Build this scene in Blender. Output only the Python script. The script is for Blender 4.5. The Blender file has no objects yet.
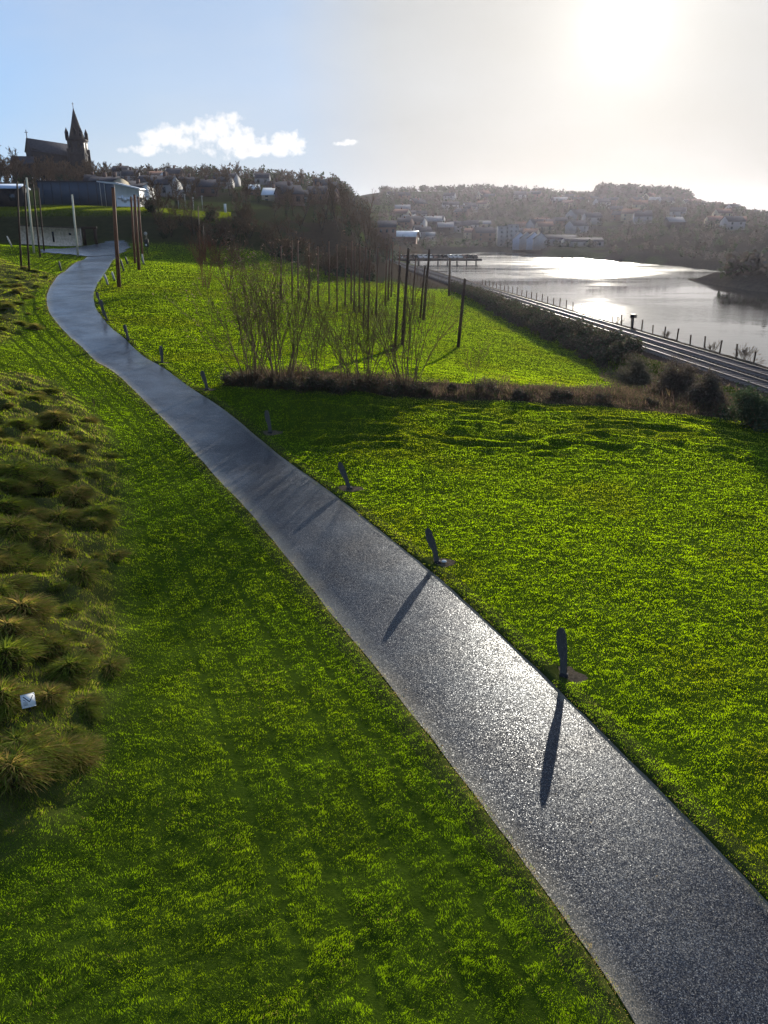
import bpy, math, random
import numpy as np
from mathutils import Vector

random.seed(7)
rng = np.random.default_rng(11)
R = math.radians
scene = bpy.context.scene
COL = scene.collection

# ------------------------------------------------------------------ camera
CAMZ, PITCH, FPX = 10.5, R(20.2), 773.0
cam_d = bpy.data.cameras.new('camera')
cam = bpy.data.objects.new('camera', cam_d)
COL.objects.link(cam)
cam.location = (0, 0, CAMZ)
cam.rotation_euler = (R(90) - PITCH, 0, 0)
cam_d.sensor_fit = 'VERTICAL'
cam_d.angle = 2 * math.atan(512 / FPX)
cam_d.clip_start = 0.1
cam_d.clip_end = 9000
scene.camera = cam

# ------------------------------------------------------------------ sky + sun
SUN_EL, SUN_AZ = R(11.7), R(15.0)
SUNV = Vector((math.sin(SUN_AZ) * math.cos(SUN_EL), math.cos(SUN_AZ) * math.cos(SUN_EL), math.sin(SUN_EL)))
world = bpy.data.worlds.new('World')
scene.world = world
world.use_nodes = True
wn, wl = world.node_tree.nodes, world.node_tree.links
wn.clear()


def N(nodes, t, **kw):
    n = nodes.new(t)
    for k, v in kw.items():
        setattr(n, k, v)
    return n


def math_node(nt, op, a, b=None, clamp=False):
    n = nt.nodes.new('ShaderNodeMath')
    n.operation = op
    n.use_clamp = clamp
    for i, v in enumerate((a, b)):
        if v is None:
            continue
        if isinstance(v, (int, float)):
            n.inputs[i].default_value = v
        else:
            nt.links.new(v, n.inputs[i])
    return n.outputs[0]


SKY_K = 4.65


def ramp(nt, fac, stops):
    r = nt.nodes.new('ShaderNodeValToRGB')
    e = r.color_ramp.elements
    while len(e) < len(stops):
        e.new(0.5)
    for i, (p, c) in enumerate(stops):
        e[i].position = p
        e[i].color = (*c, 1)
    nt.links.new(fac, r.inputs[0])
    return r.outputs[0]


def build_world():
    nt = world.node_tree
    out = N(wn, 'ShaderNodeOutputWorld')
    bg = N(wn, 'ShaderNodeBackground')
    bg.inputs['Strength'].default_value = 0.06
    sky = N(wn, 'ShaderNodeTexSky')
    sky.sky_type = 'NISHITA'
    sky.sun_disc = False
    sky.sun_elevation = SUN_EL
    sky.sun_rotation = SUN_AZ
    sky.altitude = 20
    sky.air_density = 1.0
    sky.dust_density = 0.35
    sky.ozone_density = 1.6
    tc = N(wn, 'ShaderNodeTexCoord')
    d = tc.outputs['Generated']
    sep = N(wn, 'ShaderNodeSeparateXYZ')
    wl.new(d, sep.inputs[0])
    X, Y, Z = sep.outputs
    az = math_node(nt, 'DIVIDE', X, math_node(nt, 'MAXIMUM', Y, 0.05))
    el = math_node(nt, 'DIVIDE', Z, math_node(nt, 'MAXIMUM', Y, 0.05))
    comb = N(wn, 'ShaderNodeCombineXYZ')
    wl.new(az, comb.inputs[0])
    wl.new(el, comb.inputs[1])
    n1 = N(wn, 'ShaderNodeTexNoise')
    n1.inputs['Scale'].default_value = 26
    n1.inputs['Detail'].default_value = 7
    n1.inputs['Roughness'].default_value = 0.58
    wl.new(comb.outputs[0], n1.inputs['Vector'])

    def blob(cx, cy, rx, ry):
        a = math_node(nt, 'DIVIDE', math_node(nt, 'SUBTRACT', az, cx), rx)
        b = math_node(nt, 'DIVIDE', math_node(nt, 'SUBTRACT', el, cy), ry)
        s = math_node(nt, 'ADD', math_node(nt, 'MULTIPLY', a, a), math_node(nt, 'MULTIPLY', b, b))
        return math_node(nt, 'SUBTRACT', 1.0, s)

    def ae(px, py):
        v = (512 - py) / FPX
        f = math.cos(PITCH) + v * math.sin(PITCH)
        return (px - 384) / FPX / f, (-math.sin(PITCH) + v * math.cos(PITCH)) / f
    m = None
    for (px, py, rx, ry) in ((168, 138, 36, 14), (212, 130, 30, 17), (232, 143, 50, 15), (286, 142, 22, 12),
                             (337, 144, 12, 3), (352, 142, 12, 4), (262, 150, 42, 8), (150, 150, 30, 6), (555, 183, 10, 4)):
        c = ae(px, py)
        e = blob(c[0], c[1], rx / FPX, ry / FPX)
        if rx in (12, 10):
            e = math_node(nt, 'SUBTRACT', e, 0.55)
        m = e if m is None else math_node(nt, 'MAXIMUM', m, e)
    mm = math_node(nt, 'ADD', m, math_node(nt, 'MULTIPLY', math_node(nt, 'SUBTRACT', n1.outputs['Fac'], 0.5), 4.0))
    n3 = N(wn, 'ShaderNodeTexNoise')
    n3.inputs['Scale'].default_value = 95
    n3.inputs['Detail'].default_value = 4
    wl.new(comb.outputs[0], n3.inputs['Vector'])
    mm = math_node(nt, 'ADD', mm, math_node(nt, 'MULTIPLY', math_node(nt, 'SUBTRACT', n3.outputs['Fac'], 0.5), 1.2))
    mr = N(wn, 'ShaderNodeMapRange')
    mr.interpolation_type = 'SMOOTHSTEP'
    mr.inputs['From Min'].default_value = 0.15
    mr.inputs['From Max'].default_value = 1.0
    wl.new(mm, mr.inputs['Value'])
    fac = math_node(nt, 'MULTIPLY', mr.outputs[0], 0.95)
    # high thin veil
    n2 = N(wn, 'ShaderNodeTexNoise')
    n2.inputs['Scale'].default_value = 3.0
    n2.inputs['Detail'].default_value = 5
    mp = N(wn, 'ShaderNodeMapping')
    mp.inputs['Scale'].default_value = (1.0, 3.2, 1.0)
    wl.new(comb.outputs[0], mp.inputs[0])
    wl.new(mp.outputs[0], n2.inputs['Vector'])
    mr2 = N(wn, 'ShaderNodeMapRange')
    mr2.inputs['From Min'].default_value = 0.42
    mr2.inputs['From Max'].default_value = 0.8
    mr2.inputs['To Max'].default_value = 0.30
    wl.new(n2.outputs['Fac'], mr2.inputs['Value'])
    mixv = N(wn, 'ShaderNodeMixRGB')
    mixv.inputs['Color2'].default_value = (7.0, 7.15, 7.3, 1)
    wl.new(mr2.outputs[0], mixv.inputs['Fac'])
    # even out the glare of the low sun (thin high haze) and keep the blue away from it
    nrm = N(wn, 'ShaderNodeVectorMath', operation='NORMALIZE')
    wl.new(d, nrm.inputs[0])
    dot = N(wn, 'ShaderNodeVectorMath', operation='DOT_PRODUCT')
    wl.new(nrm.outputs[0], dot.inputs[0])
    dot.inputs[1].default_value = SUNV
    bw = N(wn, 'ShaderNodeRGBToBW')
    wl.new(sky.outputs[0], bw.inputs[0])
    lum = math_node(nt, 'MULTIPLY', math_node(nt, 'POWER', bw.outputs[0], 0.05), SKY_K)
    cosr = N(wn, 'ShaderNodeMapRange')
    cosr.inputs['From Min'].default_value = 0.6
    cosr.inputs['From Max'].default_value = 1.0
    wl.new(dot.outputs['Value'], cosr.inputs['Value'])
    tint = ramp(nt, cosr.outputs[0], [(0.0, (0.46, 0.76, 1.30)), (0.41, (0.58, 1.00, 1.72)), (0.58, (0.70, 1.02, 1.55)), (0.83, (0.82, 1.07, 1.46)), (0.92, (0.96, 1.0, 1.04)), (1.0, (1.04, 1.0, 0.94))])
    zn = N(wn, 'ShaderNodeSeparateXYZ')
    wl.new(nrm.outputs[0], zn.inputs[0])
    low = N(wn, 'ShaderNodeMapRange')
    low.inputs['From Min'].default_value = 0.15
    low.inputs['From Max'].default_value = 0.0
    wl.new(zn.outputs[2], low.inputs['Value'])
    warm = N(wn, 'ShaderNodeMixRGB', blend_type='MULTIPLY')
    warm.inputs['Color2'].default_value = (0.84, 0.77, 0.65, 1)
    wl.new(math_node(nt, 'MULTIPLY', low.outputs[0], cosr.outputs[0]), warm.inputs['Fac'])
    wl.new(tint, warm.inputs['Color1'])
    low2 = N(wn, 'ShaderNodeMapRange')
    low2.inputs['From Min'].default_value = 0.23
    low2.inputs['From Max'].default_value = 0.02
    wl.new(zn.outputs[2], low2.inputs['Value'])
    pale = N(wn, 'ShaderNodeMixRGB', blend_type='MULTIPLY')
    pale.inputs['Color2'].default_value = (1.55, 1.35, 1.08, 1)
    away = math_node(nt, 'MULTIPLY', math_node(nt, 'SUBTRACT', 0.93, cosr.outputs[0]), 4.0, True)
    wl.new(math_node(nt, 'MULTIPLY', low2.outputs[0], away, True), pale.inputs['Fac'])
    wl.new(warm.outputs[0], pale.inputs['Color1'])
    base = N(wn, 'ShaderNodeMixRGB', blend_type='MULTIPLY')
    base.inputs['Fac'].default_value = 1
    wl.new(pale.outputs[0], base.inputs['Color1'])
    wl.new(lum, base.inputs['Color2'])
    wl.new(base.outputs[0], mixv.inputs['Color1'])
    # cloud body: bright rims, greyer cores
    core = N(wn, 'ShaderNodeMapRange')
    core.inputs['From Min'].default_value = 0.5
    core.inputs['From Max'].default_value = 2.0
    wl.new(mm, core.inputs['Value'])
    cc = N(wn, 'ShaderNodeMixRGB')
    cc.inputs['Color1'].default_value = (10.4, 10.2, 10.0, 1)
    cc.inputs['Color2'].default_value = (7.1, 7.2, 7.4, 1)
    wl.new(core.outputs[0], cc.inputs['Fac'])
    mixc = N(wn, 'ShaderNodeMixRGB')
    wl.new(fac, mixc.inputs['Fac'])
    wl.new(mixv.outputs[0], mixc.inputs['Color1'])
    wl.new(cc.outputs[0], mixc.inputs['Color2'])
    # aureole of the thin veil round the sun
    dp = math_node(nt, 'MAXIMUM', dot.outputs['Value'], 0.0)
    a1 = math_node(nt, 'ADD', math_node(nt, 'MULTIPLY', math_node(nt, 'POWER', dp, 2600.0), 6.5), math_node(nt, 'MULTIPLY', math_node(nt, 'POWER', dp, 320.0), 2.2))
    a2 = math_node(nt, 'MULTIPLY', math_node(nt, 'POWER', dp, 26.0), 1.5)
    asum = math_node(nt, 'ADD', a1, a2)
    acol = N(wn, 'ShaderNodeMixRGB', blend_type='MULTIPLY')
    acol.inputs['Fac'].default_value = 1
    acol.inputs['Color1'].default_value = (1.0, 0.98, 0.88, 1)
    wl.new(asum, acol.inputs['Color2'])
    add = N(wn, 'ShaderNodeMixRGB', blend_type='ADD')
    add.inputs['Fac'].default_value = 1
    wl.new(mixc.outputs[0], add.inputs['Color1'])
    wl.new(acol.outputs[0], add.inputs['Color2'])
    wl.new(add.outputs[0], bg.inputs['Color'])
    wl.new(bg.outputs[0], out.inputs['Surface'])


build_world()
sun_d = bpy.data.lights.new('sun', 'SUN')
sun_d.energy = 5.0
sun_d.angle = R(0.5)
sun_d.color = (1.0, 0.93, 0.80)
sun = bpy.data.objects.new('sun', sun_d)
sun.rotation_euler = SUNV.to_track_quat('Z', 'Y').to_euler()
sun.location = (0, 0, 60)
COL.objects.link(sun)
scene.view_settings.view_transform = 'Standard'
scene.view_settings.look = 'None'
scene.view_settings.exposure = 0.85
scene.view_settings.gamma = 1.0
scene.view_settings.use_curve_mapping = False
scene.cycles.use_denoising = True
scene.cycles.max_bounces = 6
scene.cycles.diffuse_bounces = 2
scene.cycles.glossy_bounces = 2
scene.cycles.transmission_bounces = 4
scene.cycles.volume_bounces = 0
scene.cycles.transparent_max_bounces = 4
scene.cycles.sample_clamp_indirect = 6

# ------------------------------------------------------------------ helpers
HAZE_DENSITY = 0.000039


def ray(px, py):
    u, v = (px - 384) / FPX, (512 - py) / FPX
    return np.array([u, math.cos(PITCH) + v * math.sin(PITCH), -math.sin(PITCH) + v * math.cos(PITCH)])


def on_z(px, py, z):
    d = ray(px, py)
    t = (z - CAMZ) / d[2]
    return d * t + np.array([0, 0, CAMZ])


def on_y(px, py, y):
    d = ray(px, py)
    return d * (y / d[1]) + np.array([0, 0, CAMZ])


def vnoise(x, y, seed=0):
    x = np.asarray(x, float)
    y = np.asarray(y, float)
    xi, yi = np.floor(x), np.floor(y)
    xf, yf = x - xi, y - yi
    xf = xf * xf * (3 - 2 * xf)
    yf = yf * yf * (3 - 2 * yf)

    def h(a, b):
        n = (a.astype(np.int64) * 374761393 + b.astype(np.int64) * 668265263 + seed * 1442695041) & 0xFFFFFFFF
        n = ((n ^ (n >> 13)) * 1274126177) & 0xFFFFFFFF
        n = n ^ (n >> 16)
        return (n & 0xFFFF) / 65535.0
    a, b = h(xi, yi), h(xi + 1, yi)
    c, d = h(xi, yi + 1), h(xi + 1, yi + 1)
    return (a * (1 - xf) + b * xf) * (1 - yf) + (c * (1 - xf) + d * xf) * yf


def fbm(x, y, seed=0, o=3):
    s, a, t = 0, 1, 0
    for i in range(o):
        s = s + a * vnoise(x * 2 ** i, y * 2 ** i, seed + i * 17)
        t += a
        a *= 0.5
    return s / t


def smooth(a, b, x):
    t = np.clip((x - a) / (b - a), 0, 1)
    return t * t * (3 - 2 * t)


def in_poly(x, y, poly):
    poly = np.asarray(poly)
    inside = np.zeros(np.shape(x), bool)
    j = len(poly) - 1
    for i in range(len(poly)):
        xi, yi = poly[i][:2]
        xj, yj = poly[j][:2]
        c = ((yi > y) != (yj > y)) & (x < (xj - xi) * (y - yi) / (yj - yi + 1e-12) + xi)
        inside ^= c
        j = i
    return inside


# ---- mesh builder
class MB:
    def __init__(s):
        s.v, s.f, s.c, s.m, s.n = [], [], [], [], 0

    def add(s, v, f, col=None, mat=0):
        v = np.asarray(v, float).reshape(-1, 3)
        f = np.asarray(f, int)
        if f.ndim == 1:
            f = f.reshape(1, -1)
        s.v.append(v)
        s.f.append(f + s.n)
        s.m.append(np.full(len(f), mat, int))
        if col is None:
            col = (1, 1, 1)
        col = np.asarray(col, float)
        if col.ndim == 1:
            col = np.tile(col, (len(v), 1))
        s.c.append(col)
        s.n += len(v)

    def box(s, c, size, rz=0, col=None, mat=0, taper=1.0, tilt=None):
        x, y, z = [k / 2 for k in size]
        t = taper
        v = np.array([[-x, -y, -z], [x, -y, -z], [x, y, -z], [-x, y, -z], [-x * t, -y * t, z], [x * t, -y * t, z], [x * t, y * t, z], [-x * t, y * t, z]])
        if tilt:
            ca, sa = math.cos(tilt), math.sin(tilt)
            v = v @ np.array([[1, 0, 0], [0, ca, sa], [0, -sa, ca]])
        ca, sa = math.cos(rz), math.sin(rz)
        v = v @ np.array([[ca, sa, 0], [-sa, ca, 0], [0, 0, 1]]) + np.asarray(c, float)
        s.add(v, [[0, 3, 2, 1], [4, 5, 6, 7], [0, 1, 5, 4], [1, 2, 6, 5], [2, 3, 7, 6], [3, 0, 4, 7]], col, mat)

    def tube(s, pts, rad, n=6, col=None, mat=0, cap=True):
        pts = np.asarray(pts, float)
        k = len(pts)
        rad = np.broadcast_to(np.asarray(rad, float), (k,))
        t = np.gradient(pts, axis=0)
        t /= np.linalg.norm(t, axis=1)[:, None] + 1e-9
        ref = np.array([0, 0, 1.0]) if abs(t[0][2]) < 0.9 else np.array([1.0, 0, 0])
        a = np.cross(t, ref)
        a /= np.linalg.norm(a, axis=1)[:, None] + 1e-9
        b = np.cross(t, a)
        th = np.arange(n) * 2 * math.pi / n
        v = pts[:, None, :] + rad[:, None, None] * (np.cos(th)[None, :, None] * a[:, None, :] + np.sin(th)[None, :, None] * b[:, None, :])
        i = np.arange(k - 1)[:, None] * n
        j = np.arange(n)[None, :]
        j2 = (j + 1) % n
        f = np.stack([i + j, i + j2, i + n + j2, i + n + j], -1).reshape(-1, 4)
        c0 = s.n
        s.add(v.reshape(-1, 3), f, col, mat)
        if cap and n > 3:
            s.f.append(np.array([[c0 + q for q in range(n)][::-1]]))
            s.m.append(np.array([mat]))
            s.f.append(np.array([[c0 + (k - 1) * n + q for q in range(n)]]))
            s.m.append(np.array([mat]))

    def prism(s, outline, y0, y1, col=None, mat=0):
        # outline in XZ, extruded along Y
        o = np.asarray(outline, float)
        n = len(o)
        v = np.vstack([np.c_[o[:, 0], np.full(n, y0), o[:, 1]], np.c_[o[:, 0], np.full(n, y1), o[:, 1]]])
        c0 = s.n
        s.add(v, [[i, (i + 1) % n, n + (i + 1) % n, n + i] for i in range(n)], col, mat)
        s.f.append(np.array([[c0 + i for i in range(n)]]))
        s.f.append(np.array([[c0 + n + i for i in range(n)][::-1]]))
        s.m += [np.array([mat]), np.array([mat])]

    def build(s, name, mats, parent=None, smooth_=False, matrix=None):
        me = bpy.data.meshes.new(name)
        V = np.concatenate(s.v)
        if matrix is not None:
            V = V @ np.array(matrix.to_3x3()).T + np.array(matrix.translation)
        me.vertices.add(len(V))
        me.vertices.foreach_set('co', V.astype(np.float32).ravel())
        loops = np.concatenate([f.ravel() for f in s.f])
        sizes = np.concatenate([np.full(len(f), f.shape[1]) for f in s.f])
        me.loops.add(len(loops))
        me.loops.foreach_set('vertex_index', loops.astype(np.int32))
        me.polygons.add(len(sizes))
        st = np.concatenate([[0], np.cumsum(sizes)[:-1]])
        me.polygons.foreach_set('loop_start', st.astype(np.int32))
        if smooth_:
            me.polygons.foreach_set('use_smooth', np.ones(len(sizes), bool))
        if not isinstance(mats, (list, tuple)):
            mats = [mats]
        for m in mats:
            me.materials.append(m)
        if len(mats) > 1:
            me.polygons.foreach_set('material_index', np.concatenate(s.m).astype(np.int32))
        C = np.concatenate(s.c)
        at = me.color_attributes.new('tint', 'FLOAT_COLOR', 'POINT')
        at.data.foreach_set('color', np.c_[C, np.ones(len(C))].astype(np.float32).ravel())
        me.update(calc_edges=True)
        me.validate(clean_customdata=False)
        o = bpy.data.objects.new(name, me)
        COL.objects.link(o)
        if parent is not None:
            o.parent = parent
        return o


def tag(o, label=None, cat=None, group=None, kind=None):
    if label:
        o['label'] = label
    if cat:
        o['category'] = cat
    if group:
        o['group'] = group
    if kind:
        o['kind'] = kind
    return o


def thing(name, label, cat, loc, group=None, rz=0):
    o = bpy.data.objects.new(name, None)
    o.empty_display_size = 0.2
    COL.objects.link(o)
    o.location = loc
    o.rotation_euler = (0, 0, rz)
    return tag(o, label, cat, group)


def dup(root, loc, rz=0, sc=1.0, label=None, group=None):
    r = root.copy()
    COL.objects.link(r)
    r.location = loc
    r.rotation_euler = (0, 0, rz)
    r.scale = (sc, sc, sc) if not isinstance(sc, tuple) else sc
    if label:
        r['label'] = label
    if group:
        r['group'] = group
    for ch in list(root.children):
        c = ch.copy()
        COL.objects.link(c)
        c.parent = r
        for g in ch.children:
            d = g.copy()
            COL.objects.link(d)
            d.parent = c
    return r


# ------------------------------------------------------------------ materials
def new_mat(name):
    m = bpy.data.materials.new(name)
    m.use_nodes = True
    nt = m.node_tree
    nt.nodes.clear()
    out = nt.nodes.new('ShaderNodeOutputMaterial')
    return m, nt, out


def noise(nt, scale, detail=4, rough=0.55, vec=None, sc=None):
    n = nt.nodes.new('ShaderNodeTexNoise')
    n.inputs['Scale'].default_value = scale
    n.inputs['Detail'].default_value = detail
    n.inputs['Roughness'].default_value = rough
    if vec is None:
        tc = nt.nodes.new('ShaderNodeTexCoord')
        vec = tc.outputs['Object']
    if sc:
        mp = nt.nodes.new('ShaderNodeMapping')
        mp.inputs['Scale'].default_value = sc
        nt.links.new(vec, mp.inputs[0])
        vec = mp.outputs[0]
    nt.links.new(vec, n.inputs['Vector'])
    return n.outputs['Fac']


def solid(name, c0, c1=None, scale=6.0, rough=0.8, bump=0.0, spec=0.12, metal=0.0, stretch=None, use_tint=False):
    m, nt, out = new_mat(name)
    p = nt.nodes.new('ShaderNodeBsdfPrincipled')
    nt.links.new(p.outputs[0], out.inputs[0])
    p.inputs['Roughness'].default_value = rough
    p.inputs['Specular IOR Level'].default_value = spec
    p.inputs['Metallic'].default_value = metal
    if c1 is None:
        c1 = tuple(k * 0.7 for k in c0)
    f = noise(nt, scale, 5, 0.6, sc=stretch)
    col = ramp(nt, f, [(0.3, c0), (0.7, c1)])
    if use_tint:
        at = nt.nodes.new('ShaderNodeAttribute')
        at.attribute_name = 'tint'
        mx = nt.nodes.new('ShaderNodeMixRGB')
        mx.blend_type = 'MULTIPLY'
        mx.inputs[0].default_value = 1
        nt.links.new(col, mx.inputs[1])
        nt.links.new(at.outputs['Color'], mx.inputs[2])
        col = mx.outputs[0]
    nt.links.new(col, p.inputs['Base Color'])
    if bump:
        b = nt.nodes.new('ShaderNodeBump')
        b.inputs['Strength'].default_value = bump
        b.inputs['Distance'].default_value = 0.02
        nt.links.new(noise(nt, scale * 6, 4, 0.6, sc=stretch), b.inputs['Height'])
        nt.links.new(b.outputs[0], p.inputs['Normal'])
    return m


def leafy(name, trans=0.5, rough=0.5, gloss=0.06):
    """thin blades and leaves: colour from the tint attribute, light passes through"""
    m, nt, out = new_mat(name)
    at = nt.nodes.new('ShaderNodeAttribute')
    at.attribute_name = 'tint'
    d = nt.nodes.new('ShaderNodeBsdfDiffuse')
    t = nt.nodes.new('ShaderNodeBsdfTranslucent')
    g = nt.nodes.new('ShaderNodeBsdfGlossy')
    g.inputs['Roughness'].default_value = rough
    g.inputs['Color'].default_value = (0.8, 0.8, 0.75, 1)
    hs = nt.nodes.new('ShaderNodeHueSaturation')
    hs.inputs['Saturation'].default_value = 1.1
    hs.inputs['Value'].default_value = 2.0
    nt.links.new(at.outputs['Color'], d.inputs[0])
    nt.links.new(at.outputs['Color'], hs.inputs['Color'])
    nt.links.new(hs.outputs[0], t.inputs[0])
    a = nt.nodes.new('ShaderNodeMixShader')
    a.inputs[0].default_value = trans
    nt.links.new(d.outputs[0], a.inputs[1])
    nt.links.new(t.outputs[0], a.inputs[2])
    b = nt.nodes.new('ShaderNodeMixShader')
    b.inputs[0].default_value = gloss
    nt.links.new(a.outputs[0], b.inputs[1])
    nt.links.new(g.outputs[0], b.inputs[2])
    nt.links.new(b.outputs[0], out.inputs[0])
    return m


M_GRASS = leafy('grass_blade', 0.62, 0.5, 0.006)
M_DRY = leafy('dry_blade', 0.5, 0.6, 0.005)
M_LEAF = leafy('leaf', 0.25, 0.5, 0.03)


def ground_mat():
    m, nt, out = new_mat('turf_ground')
    p = nt.nodes.new('ShaderNodeBsdfPrincipled')
    p.inputs['Roughness'].default_value = 0.95
    p.inputs['Specular IOR Level'].default_value = 0.0
    at = nt.nodes.new('ShaderNodeAttribute')
    at.attribute_name = 'tint'
    f = noise(nt, 0.9, 6, 0.65)
    v = ramp(nt, f, [(0.3, (0.65, 0.65, 0.65)), (0.7, (1.25, 1.2, 1.1))])
    mx = nt.nodes.new('ShaderNodeMixRGB')
    mx.blend_type = 'MULTIPLY'
    mx.inputs[0].default_value = 1
    nt.links.new(at.outputs['Color'], mx.inputs[1])
    nt.links.new(v, mx.inputs[2])
    nt.links.new(mx.outputs[0], p.inputs['Base Color'])
    b = nt.nodes.new('ShaderNodeBump')
    b.inputs['Strength'].default_value = 0.5
    b.inputs['Distance'].default_value = 0.05
    nt.links.new(noise(nt, 9, 5, 0.7), b.inputs['Height'])
    nt.links.new(b.outputs[0], p.inputs['Normal'])
    nt.links.new(p.outputs[0], out.inputs[0])
    return m


def path_mat():
    m, nt, out = new_mat('wet_asphalt')
    p = nt.nodes.new('ShaderNodeBsdfPrincipled')
    tc = nt.nodes.new('ShaderNodeTexCoord')
    vo = nt.nodes.new('ShaderNodeTexVoronoi')
    vo.inputs['Scale'].default_value = 70
    nt.links.new(tc.outputs['Object'], vo.inputs['Vector'])
    sepc = nt.nodes.new('ShaderNodeSeparateColor')
    nt.links.new(vo.outputs['Color'], sepc.inputs[0])
    stone = ramp(nt, sepc.outputs[0], [(0.0, (0.004, 0.004, 0.007)), (0.6, (0.014, 0.0145, 0.020)), (0.85, (0.034, 0.034, 0.042)), (1.0, (0.17, 0.165, 0.16))])
    at = nt.nodes.new('ShaderNodeAttribute')
    at.attribute_name = 'tint'      # r = dirt washed to the edges
    sp = nt.nodes.new('ShaderNodeSeparateColor')
    nt.links.new(at.outputs['Color'], sp.inputs[0])
    big = noise(nt, 1.3, 5, 0.7)
    dirt = math_node(nt, 'MULTIPLY', sp.outputs[0], math_node(nt, 'ADD', big, 0.35), True)
    mx = nt.nodes.new('ShaderNodeMixRGB')
    mx.inputs[2].default_value = (0.21, 0.17, 0.115, 1)
    nt.links.new(dirt, mx.inputs[0])
    nt.links.new(stone, mx.inputs[1])
    nt.links.new(mx.outputs[0], p.inputs['Base Color'])
    # patches of drier and wetter tar
    rr = nt.nodes.new('ShaderNodeMapRange')
    rr.inputs['From Min'].default_value = 0.3
    rr.inputs['From Max'].default_value = 0.7
    rr.inputs['To Min'].default_value = 0.30
    rr.inputs['To Max'].default_value = 0.42
    nt.links.new(noise(nt, 0.55, 5, 0.65), rr.inputs['Value'])
    nt.links.new(rr.outputs[0], p.inputs['Roughness'])
    spc = nt.nodes.new('ShaderNodeMapRange')
    spc.inputs['To Min'].default_value = 0.0
    spc.inputs['To Max'].default_value = 0.13
    p.inputs['Specular Tint'].default_value = (0.92, 0.94, 1.0, 1)
    nt.links.new(math_node(nt, 'FRACT', math_node(nt, 'MULTIPLY', sepc.outputs[2], 7.31)), spc.inputs['Value'])
    nt.links.new(spc.outputs[0], p.inputs['Specular IOR Level'])
    b2 = nt.nodes.new('ShaderNodeBump')
    b2.inputs['Strength'].default_value = 0.25
    b2.inputs['Distance'].default_value = 0.03
    nt.links.new(noise(nt, 2.2, 4, 0.6), b2.inputs['Height'])
    # every stone chip is a facet with its own tilt
    sub = nt.nodes.new('ShaderNodeVectorMath')
    sub.operation = 'SUBTRACT'
    sub.inputs[1].default_value = (0.5, 0.5, 0.5)
    nt.links.new(vo.outputs['Color'], sub.inputs[0])
    scl = nt.nodes.new('ShaderNodeVectorMath')
    scl.operation = 'SCALE'
    scl.inputs['Scale'].default_value = 0.34
    nt.links.new(sub.outputs[0], scl.inputs[0])
    addv = nt.nodes.new('ShaderNodeVectorMath')
    addv.operation = 'ADD'
    nt.links.new(scl.outputs[0], addv.inputs[0])
    nt.links.new(b2.outputs[0], addv.inputs[1])
    nv = nt.nodes.new('ShaderNodeVectorMath')
    nv.operation = 'NORMALIZE'
    nt.links.new(addv.outputs[0], nv.inputs[0])
    nt.links.new(nv.outputs[0], p.inputs['Normal'])
    # thin film of rain water
    wet = nt.nodes.new('ShaderNodeMapRange')
    wet.inputs['From Min'].default_value = 0.32
    wet.inputs['From Max'].default_value = 0.62
    wet.inputs['To Min'].default_value = 0.15
    wet.inputs['To Max'].default_value = 0.7
    nt.links.new(noise(nt, 0.35, 5, 0.7), wet.inputs['Value'])
    nt.links.new(wet.outputs[0], p.inputs['Coat Weight'])
    p.inputs['Coat Roughness'].default_value = 0.2
    p.inputs['Coat IOR'].default_value = 1.33
    p.inputs['Coat Tint'].default_value = (0.9, 0.95, 1.0, 1)
    nt.links.new(b2.outputs[0], p.inputs['Coat Normal'])
    nt.links.new(p.outputs[0], out.inputs[0])
    return m


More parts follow.
